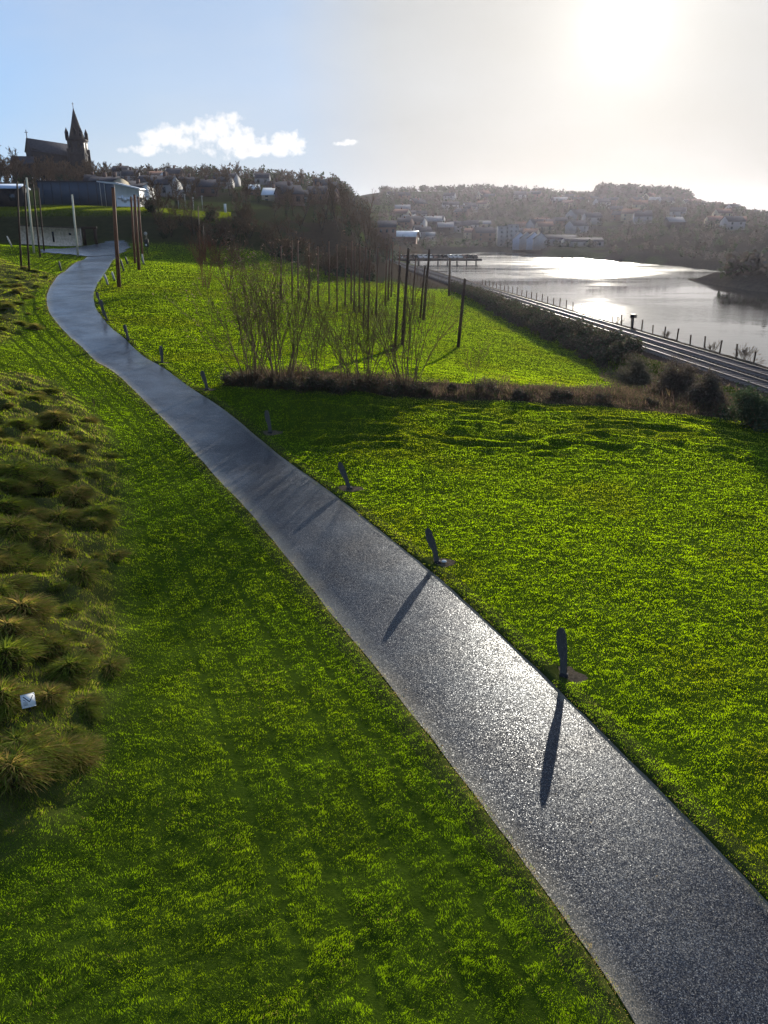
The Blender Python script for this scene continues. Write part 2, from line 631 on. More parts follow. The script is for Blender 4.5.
def water_mat():
    m, nt, out = new_mat('river_water')
    p = nt.nodes.new('ShaderNodeBsdfPrincipled')
    p.inputs['Base Color'].default_value = (0.035, 0.032, 0.026, 1)
    p.inputs['IOR'].default_value = 1.33
    band = noise(nt, 0.02, 4, 0.6, sc=(0.35, 1.0, 1.0))
    k = nt.nodes.new('ShaderNodeMapRange')
    k.inputs['From Min'].default_value = 0.44
    k.inputs['From Max'].default_value = 0.56
    nt.links.new(band, k.inputs['Value'])
    rr = nt.nodes.new('ShaderNodeMapRange')
    rr.inputs['To Min'].default_value = 0.03
    rr.inputs['To Max'].default_value = 0.08
    nt.links.new(k.outputs[0], rr.inputs['Value'])
    # riffled reach at the head of the river
    tc = nt.nodes.new('ShaderNodeTexCoord')
    sx = nt.nodes.new('ShaderNodeSeparateXYZ')
    nt.links.new(tc.outputs['Object'], sx.inputs[0])
    yy = math_node(nt, 'ADD', sx.outputs[1], math_node(nt, 'MULTIPLY', math_node(nt, 'SUBTRACT', band, 0.5), 160.0))
    rf = nt.nodes.new('ShaderNodeMapRange')
    rf.interpolation_type = 'SMOOTHSTEP'
    rf.inputs['From Min'].default_value = 225
    rf.inputs['From Max'].default_value = 262
    nt.links.new(yy, rf.inputs['Value'])
    streak = noise(nt, 0.06, 4, 0.65, sc=(0.25, 1.0, 1.0))
    sk = nt.nodes.new('ShaderNodeMapRange')
    sk.inputs['From Min'].default_value = 0.40
    sk.inputs['From Max'].default_value = 0.60
    sk.inputs['To Min'].default_value = 0.02
    sk.inputs['To Max'].default_value = 0.20
    nt.links.new(streak, sk.inputs['Value'])
    rsum = math_node(nt, 'ADD', rr.outputs[0], math_node(nt, 'MULTIPLY', rf.outputs[0], sk.outputs[0]))
    nt.links.new(rsum, p.inputs['Roughness'])
    b = nt.nodes.new('ShaderNodeBump')
    b.inputs['Distance'].default_value = 0.25
    s = nt.nodes.new('ShaderNodeMapRange')
    s.inputs['To Min'].default_value = 0.03
    s.inputs['To Max'].default_value = 0.30
    nt.links.new(k.outputs[0], s.inputs['Value'])
    nt.links.new(s.outputs[0], b.inputs['Strength'])
    nt.links.new(noise(nt, 0.7, 4, 0.6, sc=(0.5, 1.0, 1.0)), b.inputs['Height'])
    nt.links.new(b.outputs[0], p.inputs['Normal'])
    nt.links.new(p.outputs[0], out.inputs[0])
    return m


M_GROUND, M_PATH, M_WATER = ground_mat(), path_mat(), water_mat()
M_BARK = solid('bark', (0.085, 0.068, 0.055), (0.045, 0.036, 0.03), 5, 0.9, spec=0.03, use_tint=True)
M_TWIG = solid('twig', (0.135, 0.088, 0.052), (0.07, 0.046, 0.031), 3, 0.9, spec=0.03, use_tint=True)
M_POLE = solid('dark_timber', (0.13, 0.075, 0.045), (0.06, 0.038, 0.026), 4, 0.75, 0.3, stretch=(6, 6, 0.6), use_tint=True)
M_MARK = solid('weathered_board', (0.085, 0.08, 0.072), (0.045, 0.043, 0.04), 9, 0.7, 0.5, stretch=(5, 5, 0.7))
M_SOIL = solid('bare_soil', (0.13, 0.10, 0.07), (0.05, 0.04, 0.028), 14, 1.0, 0.8, spec=0.0)
M_CONC_SKY = solid('concrete_and_sky_sheen', (0.42, 0.40, 0.37), (0.28, 0.27, 0.25), 5, 0.85, 0.3)  # concrete; on the far leaning boards its paleness stands in for reflected sky
M_STONE = solid('stone_wall', (0.70, 0.56, 0.42), (0.38, 0.29, 0.21), 2.2, 0.9, 0.8)
M_DSTONE = solid('dark_stone', (0.034, 0.030, 0.031), (0.020, 0.018, 0.020), 1.0, 0.9, 0.3)
M_SLATE = solid('slate', (0.065, 0.063, 0.072), (0.04, 0.04, 0.048), 1.2, 0.9, spec=0.02)
M_DULLR = solid('dull_roof', (0.20, 0.20, 0.21), (0.14, 0.14, 0.15), 0.8, 0.8, spec=0.05)
M_WHITE = solid('white_render', (0.62, 0.62, 0.60), (0.5, 0.5, 0.49), 0.8, 0.8)
M_CREAM = solid('cream_render', (0.40, 0.34, 0.24), (0.32, 0.27, 0.19), 0.8, 0.85)
M_BRICK = solid('brick', (0.17, 0.105, 0.085), (0.12, 0.075, 0.06), 1.5, 0.9)
M_BLUE = solid('blue_grey_cladding', (0.055, 0.075, 0.10), (0.045, 0.06, 0.085), 0.5, 0.6)
M_BLUER = solid('pale_blue_render', (0.36, 0.42, 0.52), (0.28, 0.34, 0.44), 0.8, 0.8)
M_HILLW = solid('dull_render', (0.34, 0.33, 0.32), (0.26, 0.25, 0.25), 0.8, 0.9)
M_SLEEPER = solid('sleeper_concrete', (0.20, 0.175, 0.165), (0.12, 0.105, 0.10), 5, 0.9, spec=0.0)
M_METAL = solid('pale_roof_metal', (0.62, 0.63, 0.65), (0.5, 0.51, 0.53), 0.5, 0.35, metal=0.4)
M_GLASSD = solid('window_glass', (0.03, 0.035, 0.045), (0.02, 0.025, 0.03), 1, 0.12, spec=0.6)
M_BALLAST = solid('ballast', (0.062, 0.046, 0.040), (0.028, 0.021, 0.019), 9, 0.95, 1.0, spec=0.0)
M_RAIL = solid('rail_steel', (0.13, 0.10, 0.095), (0.085, 0.06, 0.055), 3, 0.5, metal=0.35)
M_BLACK = solid('black_paint', (0.02, 0.02, 0.022), (0.012, 0.012, 0.013), 3, 0.5)
M_PALEPOLE = solid('pale_timber', (0.62, 0.57, 0.42), (0.48, 0.42, 0.30), 4, 0.7, 0.2, stretch=(6, 6, 0.6))

# ------------------------------------------------------------------ terrain
ctrl = []


def cz(px, py, z):
    ctrl.append(on_z(px, py, z))


PATH_Z = [((290, 560), (400, 543), 0.03), ((220, 478), (297, 467), 0.25), ((160, 413), (225, 410), 1.1), ((100, 363), (158, 366), 2.0), ((68, 338), (120, 338), 2.75), ((48, 315), (95, 315), 3.4),
          ((42, 299), (88, 300), 3.95), ((47, 285), (95, 285), 4.55), ((60, 272), (106, 272), 5.2), ((80, 260), (115, 261), 6.0), ((93, 253), (118, 252), 6.7)]
for a, b_, z in PATH_Z:
    cz(*a, z)
    cz(*b_, z)
    cz((a[0] + b_[0]) / 2, (a[1] + b_[1]) / 2, z)
for (px, py, z) in ((384, 1024, 0), (0, 1024, 0.15), (768, 1024, 0), (768, 850, 0), (563, 675, 0), (437, 562, 0.05), (250, 750, 0), (640, 760, 0),
                    (100, 900, 0.05), (0, 900, 0.4), (0, 760, 0.9), (0, 620, 1.6), (110, 620, 0.35), (110, 480, 0.9), (0, 480, 2.2), (0, 400, 2.9),
                    (60, 400, 2.05), (0, 350, 3.4), (20, 314, 3.6), (0, 300, 4.15), (18, 285, 4.75), (30, 270, 5.6), (0, 255, 6.9), (60, 255, 6.65),
                    (300, 488, 0.22), (348, 488, 0.2), (269, 431, 0.7), (207, 386, 1.5),
                    (300, 388, 1.9), (420, 396, 1.2), (600, 405, 0.6), (700, 415, -0.1), (600, 480, -0.1), (768, 480, -0.5), (768, 600, -0.2),
                    (500, 440, 0.35), (400, 460, 0.3), (590, 383, -1.5), (500, 372, -0.6), (420, 350, 0.3), (458, 347, -0.3), (440, 310, -0.4), (360, 300, 1.1),
                    (300, 330, 1.7), (240, 300, 2.9), (200, 290, 3.7), (150, 272, 5.1), (130, 300, 3.85), (240, 350, 1.9), (160, 335, 2.65)):
    cz(px, py, z)
ctrl += [np.array(p, float) for p in ((0, -15, 0), (-30, -15, 2), (45, -15, -0.6), (-60, 60, 8), (-55, 20, 6), (-60, 100, 8.5), (0, 4, 0), (-12, 5, 0.6), (-30, 30, 4.2), (26, 20, -0.5))]
ctrl = np.array(ctrl)


def tps_fit(P):
    n = len(P)
    d2 = ((P[:, None, :2] - P[None, :, :2]) ** 2).sum(-1)
    K = 0.5 * d2 * np.log(d2 + 1e-9)
    K[np.arange(n), np.arange(n)] = 0.8
    A = np.zeros((n + 3, n + 3))
    A[:n, :n] = K
    A[:n, n] = 1
    A[:n, n + 1:] = P[:, :2]
    A[n, :n] = 1
    A[n + 1:, :n] = P[:, :2].T
    return np.linalg.solve(A, np.r_[P[:, 2], 0, 0, 0])


TW = tps_fit(ctrl)


def tps(x, y):
    sh = np.shape(x)
    x, y = np.ravel(x), np.ravel(y)
    z = TW[-3] + TW[-2] * x + TW[-1] * y
    for i, (cx, cy, _) in enumerate(ctrl):
        d2 = (x - cx) ** 2 + (y - cy) ** 2
        z = z + TW[i] * 0.5 * d2 * np.log(d2 + 1e-9)
    return z.reshape(sh)


def xr(y):
    return 30 - 0.12 * (np.asarray(y, float) - 61)


PY = np.array([95, 128, 146, 160, 175, 200, 250, 330, 400, 520, 700, 900, 1100, 1400, 2600.0])
PCOL = {
    -300: [8, 9, 12, 15, 16, 18, 24, 32, 34, 36, 38, 40, 42, 45, 40],
    0:    [6.8, 7.4, 7.9, 13.4, 14.6, 16, 21, 27, 30, 30, 32, 34, 36, 36, 36],
    60:   [6.0, 7.0, 7.5, 13.6, 14.6, 16, 20, 26, 28.5, 30, 32, 34, 36, 36, 36],
    130:  [5.2, 6.4, 8.0, 13.6, 14.4, 15.4, 19, 25, 32, 40, 41, 40, 36, 36, 36],
    230:  [4.0, 4.6, 7.0, 12.0, 13.4, 14, 17, 24, 30, 41, 43, 42, 36, 36, 36],
    330:  [1.8, 2.0, 3.0, 5.0, 7.0, 10, 14, 20, 27, 37, 42, 44, 44, 44, 40],
    385:  [0.6, 0.6, 0.9, 1.4, 1.6, 1.5, 1.5, 2, 4, 12, 24, 40, 54, 54, 50],
    430:  [-0.4, -0.4, -0.4, -0.4, -0.4, -0.4, -0.6, -1, -2, 1, 14, 32, 56, 56, 50],
    500:  [-0.4, -0.4, -0.4, -0.4, -0.4, -0.4, -0.6, -1, -2, -1, 13, 32, 56, 58, 50],
    600:  [-0.4, -0.4, -0.4, -0.4, -0.4, -0.4, -0.6, -2, -1, 6, 18, 34, 48, 50, 45],
    660:  [-0.4, -0.4, -0.4, -0.4, -0.4, -0.4, -0.6, -1, 3, 9, 22, 36, 44, 46, 40],
    715:  [-0.4, -0.4, -0.4, -0.4, -0.4, -0.4, -1, 0, 4, 10, 21, 29, 31, 33, 30],
    768:  [-0.4, -0.4, -0.4, -0.4, -0.4, -0.4, 0, 2, 6, 10, 16, 19, 18, 20, 20],
    1000: [-0.4, -0.4, -0.4, -0.4, -0.4, -0.4, 0, 4, 8, 10, 12, 14, 14, 16, 16],
}
PU = np.array([(k - 384) / 833 for k in PCOL])
PZ = np.array([PCOL[k] for k in PCOL], float)
SH_U = np.array([(k - 384) / 833 for k in (385, 400, 430, 500, 600, 715, 768, 1000)])
SH_Y = np.array([318, 330, 440, 505, 380, 285, 262, 235.0])


def polar(x, y):
    yy = np.maximum(y, 1)
    u = np.clip(x / yy, PU[0], PU[-1] - 1e-6)
    i = np.clip(np.searchsorted(PU, u, side='right') - 1, 0, len(PU) - 2)
    a = (u - PU[i]) / (PU[i + 1] - PU[i])
    a = a * a * (3 - 2 * a)
    yc = np.clip(yy, PY[0], PY[-1] - 1e-6)
    j = np.clip(np.searchsorted(PY, yc, side='right') - 1, 0, len(PY) - 2)
    b = (yc - PY[j]) / (PY[j + 1] - PY[j])
    return (PZ[i, j] * (1 - a) + PZ[i + 1, j] * a) * (1 - b) + (PZ[i, j + 1] * (1 - a) + PZ[i + 1, j + 1] * a) * b


WATER_Z = -3.5


def river_mask(x, y):
    """1 in the river"""
    u = x / np.maximum(y, 1)
    ys = np.interp(u, SH_U, SH_Y)
    near = smooth(4.8, 9.5, x - xr(y))
    far = 1 - smooth(-6, 8, y - ys)
    # tongue of land on the far side
    px_ = np.clip((x - 82) / 8, 0, 1)
    py_ = smooth(0, 6, y - (183 + 0.06 * (x - 74))) * (1 - smooth(0, 10, y - (222 + 0.1 * (x - 74))))
    return near * far * (1 - px_ * py_)


def height_raw(x, y):
    z = tps(x, y)
    k = smooth(118, 140, y)
    zp = polar(x, y)
    z = z * (1 - k) + zp * k
    z = np.where(y > 60, np.maximum(z, -2.2), z)
    # rolling detail
    far = smooth(140, 400, y)
    z = z + far * (fbm(x / 70, y / 70, 3, 3) - 0.5) * 4 * smooth(2, 12, z)
    # railway bank
    dx = x - xr(y)
    w = smooth(-7.5, -3.6, dx) * (1 - smooth(330, 350, y))
    z = z * (1 - w) + (-1.05) * w
    # river bed
    rm = river_mask(x, y)
    z = z * (1 - rm) + (-6.5) * rm
    tong = np.clip((x - 84) / 7, 0, 1) * smooth(182, 190, y) * (1 - smooth(222, 236, y)) * (1 - rm)
    z = np.where(tong > 0, np.maximum(z, -3.3 + 1.8 * tong), z)
    return z


# path edges as pixels of the photo's ground, cast on to the smooth terrain
PATH_L = [(700, 1130), (640, 1024), (560, 905), (500, 826), (437, 745), (400, 698), (365, 655), (330, 610), (290, 560), (250, 513), (220, 478), (190, 445), (160, 413), (130, 387), (100, 363), (75, 344), (55, 326), (45, 311), (42, 299), (47, 285), (60, 272), (80, 260), (93, 253)]
PATH_R = [(960, 1130), (870, 1000), (768, 893), (700, 829), (650, 784), (600, 732), (550, 680), (500, 631), (450, 585), (400, 543), (350, 507), (318, 483), (285, 457), (250, 430), (225, 410), (200, 393), (170, 375), (145, 357), (120, 338), (101, 321), (91, 307), (89, 296), (95, 284), (106, 272), (114, 262), (118, 252)]


def cast(px, py, hf, tmin=3, tmax=1500):
    d = ray(px, py)
    t = np.geomspace(tmin, tmax, 5000)
    P = d[None, :] * t[:, None]
    z = P[:, 2] + CAMZ
    g = hf(P[:, 0], P[:, 1])
    i = np.argmax(z < g)
    if i == 0:
        i = len(t) - 1
    a, b = z[i - 1] - g[i - 1], z[i] - g[i]
    k = a / (a - b + 1e-12)
    p = P[i - 1] * (1 - k) + P[i] * k
    p[2] += CAMZ
    return p


EL = np.array([cast(px, py, height_raw) for px, py in PATH_L])
ER = np.array([cast(px, py, height_raw) for px, py in PATH_R])


def resample(P, n):
    for _ in range(2):
        P = np.vstack([P[:1], (P[:-2] + 2 * P[1:-1] + P[2:]) / 4, P[-1:]])
    s = np.r_[0, np.cumsum(np.linalg.norm(np.diff(P[:, :2], axis=0), axis=1))]
    q = np.linspace(0, s[-1], n)
    return np.c_[np.interp(q, s, P[:, 0]), np.interp(q, s, P[:, 1])]


NP_ = 420
# pair the two sides: walk the left edge, nearest point of the right edge
def soften(P, sig):
    s_ = np.r_[0, np.cumsum(np.linalg.norm(np.diff(P, axis=0), axis=1))]
    w = np.exp(-0.5 * ((s_[:, None] - s_[None, :]) / sig) ** 2)
    Q = (w @ P) / w.sum(1, keepdims=True)
    k = np.minimum(1, np.minimum(s_, s_[-1] - s_) / (2 * sig))[:, None]
    return P * (1 - k) + Q * k


Lr, Rr = soften(resample(EL, NP_), 2.2), soften(resample(ER, NP_ * 4), 2.2)
J = np.argmin(((Lr[:, None, :] - Rr[None]) ** 2).sum(-1), axis=1)
J = np.maximum.accumulate(J)
k_ = np.ones(31) / 31
Jf = np.convolve(np.pad(J.astype(float), 15, mode='edge'), k_, mode='valid')
RM = np.c_[np.interp(Jf, np.arange(len(Rr)), Rr[:, 0]), np.interp(Jf, np.arange(len(Rr)), Rr[:, 1])]
CEN = (Lr + RM) / 2
NOR = RM - Lr
WID = np.linalg.norm(NOR, axis=1)
NOR /= WID[:, None]
WL = WR = WID / 2
print('path widths', np.round((WL + WR)[::40], 2))


def path_signed(x, y):
    """(distance outside the path edge, side): negative inside"""
    x, y = np.ravel(x), np.ravel(y)
    res = np.full(len(x), 1e3)
    side = np.zeros(len(x))
    C = CEN[::3]
    T = NOR[::3]
    wl, wr = WL[::3], WR[::3]
    for a in range(0, len(x), 40000):
        X = x[a:a + 40000, None] - C[None, :, 0]
        Y = y[a:a + 40000, None] - C[None, :, 1]
        d2 = X * X + Y * Y
        j = np.argmin(d2, axis=1)
        i = np.arange(len(j))
        lat = X[i, j] * T[j, 0] + Y[i, j] * T[j, 1]
        w = np.where(lat > 0, wr[j], wl[j])
        res[a:a + 40000] = np.sqrt(d2[i, j]) - w
        side[a:a + 40000] = np.sign(lat)
    return res, side


ROUGH_PX = [(-60, 372), (0, 374), (45, 380), (75, 400), (105, 430), (118, 470), (122, 520), (112, 580), (118, 650), (95, 720), (80, 790), (40, 830), (-120, 900)]
ROUGH = np.array([cast(px, py, height_raw)[:2] for px, py in ROUGH_PX])
ROUGH = np.vstack([ROUGH, [[-60, 5], [-60, 40]]])
ROUGH2 = np.array([cast(px, py, height_raw)[:2] for px, py in [(-60, 262), (0, 258), (20, 268), (50, 274), (62, 279), (45, 286), (20, 300), (18, 330), (0, 345), (-60, 340)]])
SCRUB_PX = [(222, 386), (240, 372), (300, 372), (420, 382), (560, 388), (660, 390), (740, 398), (745, 418), (690, 417), (600, 406), (500, 401), (420, 398), (300, 392)]
SCRUB = np.array([cast(px, py, height_raw)[:2] for px, py in SCRUB_PX])


def soft_poly(x, y, poly, r=0.6):
    s = 0
    for dx, dy in ((0, 0), (r, 0), (-r, 0), (0, r), (0, -r)):
        s = s + in_poly(x + dx, y + dy, poly)
    return s / 5.0


def grow(a, b, step, f):
    o = [a]
    while o[-1] < b:
        o.append(o[-1] + step)
        step *= f
    return o


gx_mid = list(np.arange(-34, 40, 0.33))
GX = np.array([-k for k in grow(34.4, 2300, 0.5, 1.075)][::-1] + gx_mid + grow(40.0, 2300, 0.5, 1.075))
GY = np.array([-30, -15, -5] + list(np.arange(2, 62, 0.33)) + grow(62.2, 2600, 0.5, 1.018))
gxx, gyy = np.meshgrid(GX, GY)
GZ = height_raw(gxx, gyy)
pd, ps = path_signed(gxx, gyy)
pd = pd.reshape(gxx.shape)
near = (gyy < 130) & (np.abs(gxx) < 80)
off = smooth(0.2, 2.0, pd)
rough = np.maximum(soft_poly(gxx, gyy, ROUGH), soft_poly(gxx, gyy, ROUGH2))
lawn_n = (fbm(gxx / 1.6, gyy / 1.6, 5, 3) - 0.5)
GZ = GZ + np.where(near, off * lawn_n * 0.16, 0)
GZ = GZ + np.where(near, off * rough * ((1 - np.abs(2 * fbm(gxx / 1.5, gyy / 1.1, 9, 3) - 1)) - 0.6) * 1.15, 0)
# little terraces on the slope below the scrub
terr = smooth(33, 38, gyy) * (1 - smooth(45, 47.5, gyy)) * smooth(-7, -1, gxx) * (1 - smooth(26, 32, gxx)) * off
ph = gyy * 1.15 + 2.2 * fbm(gxx / 5.0, gyy / 1.6, 21, 3) * 3.2
GZ = GZ + terr * np.sin(ph * 2 * math.pi / 1.7) * 0.075 * smooth(0.35, 0.6, fbm(gxx / 2.6, gyy / 0.9, 23, 2)) * 1.7


def H(x, y):
    x = np.asarray(x, float)
    y = np.asarray(y, float)
    xc = np.clip(x, GX[0], GX[-1] - 1e-6)
    yc = np.clip(y, GY[0], GY[-1] - 1e-6)
    i = np.clip(np.searchsorted(GX, xc, side='right') - 1, 0, len(GX) - 2)
    j = np.clip(np.searchsorted(GY, yc, side='right') - 1, 0, len(GY) - 2)
    a = (xc - GX[i]) / (GX[i + 1] - GX[i])
    b = (yc - GY[j]) / (GY[j + 1] - GY[j])
    return (GZ[j, i] * (1 - a) + GZ[j, i + 1] * a) * (1 - b) + (GZ[j + 1, i] * (1 - a) + GZ[j + 1, i + 1] * a) * b


def hit(px, py, tmin=4):
    return cast(px, py, H, tmin)


def at(x, y, dz=0.0):
    return (float(x), float(y), float(H(x, y)) + dz)


LEDGE = [(14, 121), (45, 118)]


def ground_tint(x, y, z):
    c = np.tile(np.array([0.034, 0.056, 0.006]), (len(x), 1))           # soil under turf
    k = smooth(142, 152, y)[:, None]
    n = fbm(x / 45, y / 60, 31, 3)
    field = np.where((n > 0.56)[:, None], np.array([0.075, 0.095, 0.03]), np.where((n < 0.42)[:, None], np.array([0.06, 0.047, 0.035]), np.array([0.05, 0.055, 0.028])))
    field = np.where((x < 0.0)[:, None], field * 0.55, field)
    c = c * (1 - k) + field * k
    rb = (smooth(180, 230, y) * (x > 20))[:, None]
    c = c * (1 - rb) + np.where((n > 0.57)[:, None], np.array([0.05, 0.058, 0.026]), np.array([0.040, 0.034, 0.028])) * rb
    # wooded slope between the lawn and the upper park
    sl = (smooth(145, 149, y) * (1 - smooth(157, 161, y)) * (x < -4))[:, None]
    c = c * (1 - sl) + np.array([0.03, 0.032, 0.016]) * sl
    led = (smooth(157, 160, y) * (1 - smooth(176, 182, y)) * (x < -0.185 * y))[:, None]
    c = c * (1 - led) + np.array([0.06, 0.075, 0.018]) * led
    rg = np.maximum(soft_poly(x, y, ROUGH), soft_poly(x, y, ROUGH2))[:, None]
    c = c * (1 - rg) + np.array([0.06, 0.062, 0.02]) * rg
    sc = soft_poly(x, y, SCRUB, 0.4)[:, None]
    c = c * (1 - sc) + np.array([0.05, 0.038, 0.026]) * sc
    bank = (smooth(3.4, 4.4, x - xr(y)) * (1 - smooth(300, 330, y)) * (z < 0.5) * (y < 260))[:, None]
    c = c * (1 - bank) + np.array([0.055, 0.045, 0.038]) * bank
    return c


def build_ground():
    b = MB()
    ny, nx = GZ.shape
    V = np.c_[gxx.ravel(), gyy.ravel(), GZ.ravel()]
    idx = np.arange(ny * nx).reshape(ny, nx)
    F = np.stack([idx[:-1, :-1], idx[:-1, 1:], idx[1:, 1:], idx[1:, :-1]], -1).reshape(-1, 4)
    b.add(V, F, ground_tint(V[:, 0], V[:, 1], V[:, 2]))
    tag(b.build('ground', M_GROUND, smooth_=True), kind='structure')


build_ground()

# river
b = MB()
b.add([[-40, -40, WATER_Z], [2200, -40, WATER_Z], [2200, 900, WATER_Z], [-40, 900, WATER_Z]], [[0, 1, 2, 3]])
tag(b.build('river_water', M_WATER), kind='structure')


# path ribbon
def build_path():
    b = MB()
    K = 15
    V, C = [], []
    for i in range(NP_):
        for k in range(K):
            s = k / (K - 1)
            jl = 0.05 * (vnoise(i * 0.45, 3, 5) - 0.5) if k in (0, K - 1) else 0
            lat = -WL[i] - jl + (WL[i] + WR[i] + 2 * jl) * s
            p = CEN[i] + NOR[i] * lat
            crown = 0.03 * (1 - (2 * s - 1) ** 2)
            V.append((p[0], p[1], 0.0 + crown + 0.025))
            e = max(0, 1 - s / 0.13) * 0.95 + max(0, (s - 0.93) / 0.07) * 0.7
            C.append((e, e, e))
    V = np.array(V)
    V[:, 2] += height_raw(V[:, 0], V[:, 1]) * 0 + H(V[:, 0], V[:, 1])
    Z = V[:, 2].reshape(NP_, K)
    for _ in range(6):
        Z[1:-1] = (Z[:-2] + 2 * Z[1:-1] + Z[2:]) / 4
    V[:, 2] = np.maximum(V[:, 2], Z.ravel())
    idx = np.arange(NP_ * K).reshape(NP_, K)
    F = np.stack([idx[:-1, :-1], idx[:-1, 1:], idx[1:, 1:], idx[1:, :-1]], -1).reshape(-1, 4)
    b.add(V, F, np.array(C))
    # skirts so the tar has thickness
    for col in (0, K - 1):
        n = b.n
        a = V.reshape(NP_, K, 3)[:, col]
        lo = a.copy()
        lo[:, 2] -= 0.15
        b.add(np.vstack([a, lo]), [[i, i + 1, NP_ + i + 1, NP_ + i] for i in range(NP_ - 1)], (0.8, 0.8, 0.8))
    tag(b.build('path', M_PATH, smooth_=True), kind='structure')
    # tarmac turning place at the head of the path
    e = [hit(px, py)[:2] for px, py in ((93, 257), (118, 255), (130, 248), (126, 241), (100, 243), (80, 247), (62, 249), (40, 250), (42, 253), (70, 255))]
    c = np.mean(e, axis=0)
    e = np.array(e)
    lo, hi = e.min(0), e.max(0)
    b = MB()
    gx = np.arange(lo[0], hi[0], 0.7)
    gy = np.arange(lo[1], hi[1], 0.7)
    for yy in gy:
        for xx in gx:
            if in_poly(np.array([xx + .35]), np.array([yy + .35]), e)[0]:
                b.add([at(xx, yy, 0.09), at(xx + .7, yy, 0.09), at(xx + .7, yy + .7, 0.09), at(xx, yy + .7, 0.09)], [[0, 1, 2, 3]], (0, 0, 0))
    tag(b.build('path_junction', M_PATH), kind='structure')


build_path()


# ------------------------------------------------------------------ grass
def blades(name, P, L, W, lean, az, C, mat, droop=0.3, kind='stuff', ta=None):
    """P (n,3) bases; L lengths; W widths; lean (rad from vertical); az direction; C (n,3) colours. 5 verts each"""
    n = len(P)
    d = np.c_[np.sin(lean) * np.cos(az), np.sin(lean) * np.sin(az), np.cos(lean)]
    l2 = np.minimum(lean + droop, 1.75)
    d2 = np.c_[np.sin(l2) * np.cos(az), np.sin(l2) * np.sin(az), np.cos(l2)]
    if ta is None:
        ta = rng.uniform(0, math.pi, n)
    s = np.c_[np.cos(ta), np.sin(ta), np.zeros(n)] * (W / 2)[:, None]
    mid = P + d * (L * 0.55)[:, None]
    tip = mid + d2 * (L * 0.45)[:, None]
    V = np.stack([P - s, P + s, mid + s * 0.8, mid - s * 0.8, tip], 1).reshape(-1, 3)
    base = np.arange(n)[:, None] * 5
    Q = base + np.array([[0, 1, 2, 3]])
    T = base + np.array([[3, 2, 4]])
    C5 = np.repeat(C, 5, axis=0)
    b = MB()
    b.v, b.f, b.c, b.m, b.n = [V], [Q, T], [C5], [np.zeros(n, int), np.zeros(n, int)], 5 * n
    o = b.build(name, mat)
    return tag(o, kind=kind)


def lip(pd, ps):
    """cut turf stands a little proud of the tar, more on the right-hand edge"""
    h = np.where(ps > 0, 0.085, 0.05)
    return h * (1 - smooth(0.05, 0.8, pd)) * (pd > -0.05)


MARK_PX = [(563, 676), (437, 563), (349, 489), (270, 433), (207, 390), (162, 363), (128, 340), (107, 321), (103, 313), (100, 304)]
MARK_XY = np.array([hit(*q)[:2] for q in MARK_PX])


def turf_edge():
    b = MB()
    for sg in (-1, 1):
        V = []
        for i in range(NP_):
            j = 0.03 * (vnoise(i * 0.6, 9 + sg, 4) - 0.5)
            for o, hh in ((0.015, -0.05), (0.035, None), (0.25, None), (0.5, None), (0.85, None)):
                p = CEN[i] + NOR[i] * sg * (WID[i] / 2 + o + j)
                z = float(H(p[0], p[1]))
                V.append((p[0], p[1], z - 0.05 if hh is not None else z + float(lip(np.array(o), np.array(sg))) + (0.0 if o < 0.8 else -0.03)))
        idx = np.arange(NP_ * 5).reshape(NP_, 5)
        F = np.stack([idx[:-1, :-1], idx[:-1, 1:], idx[1:, 1:], idx[1:, :-1]], -1).reshape(-1, 4)
        b.add(np.array(V) - np.array([0, 0, 0.016]), F, (0.036, 0.046, 0.012))
    tag(b.build('turf_edge', M_GROUND, smooth_=False), kind='structure')


turf_edge()


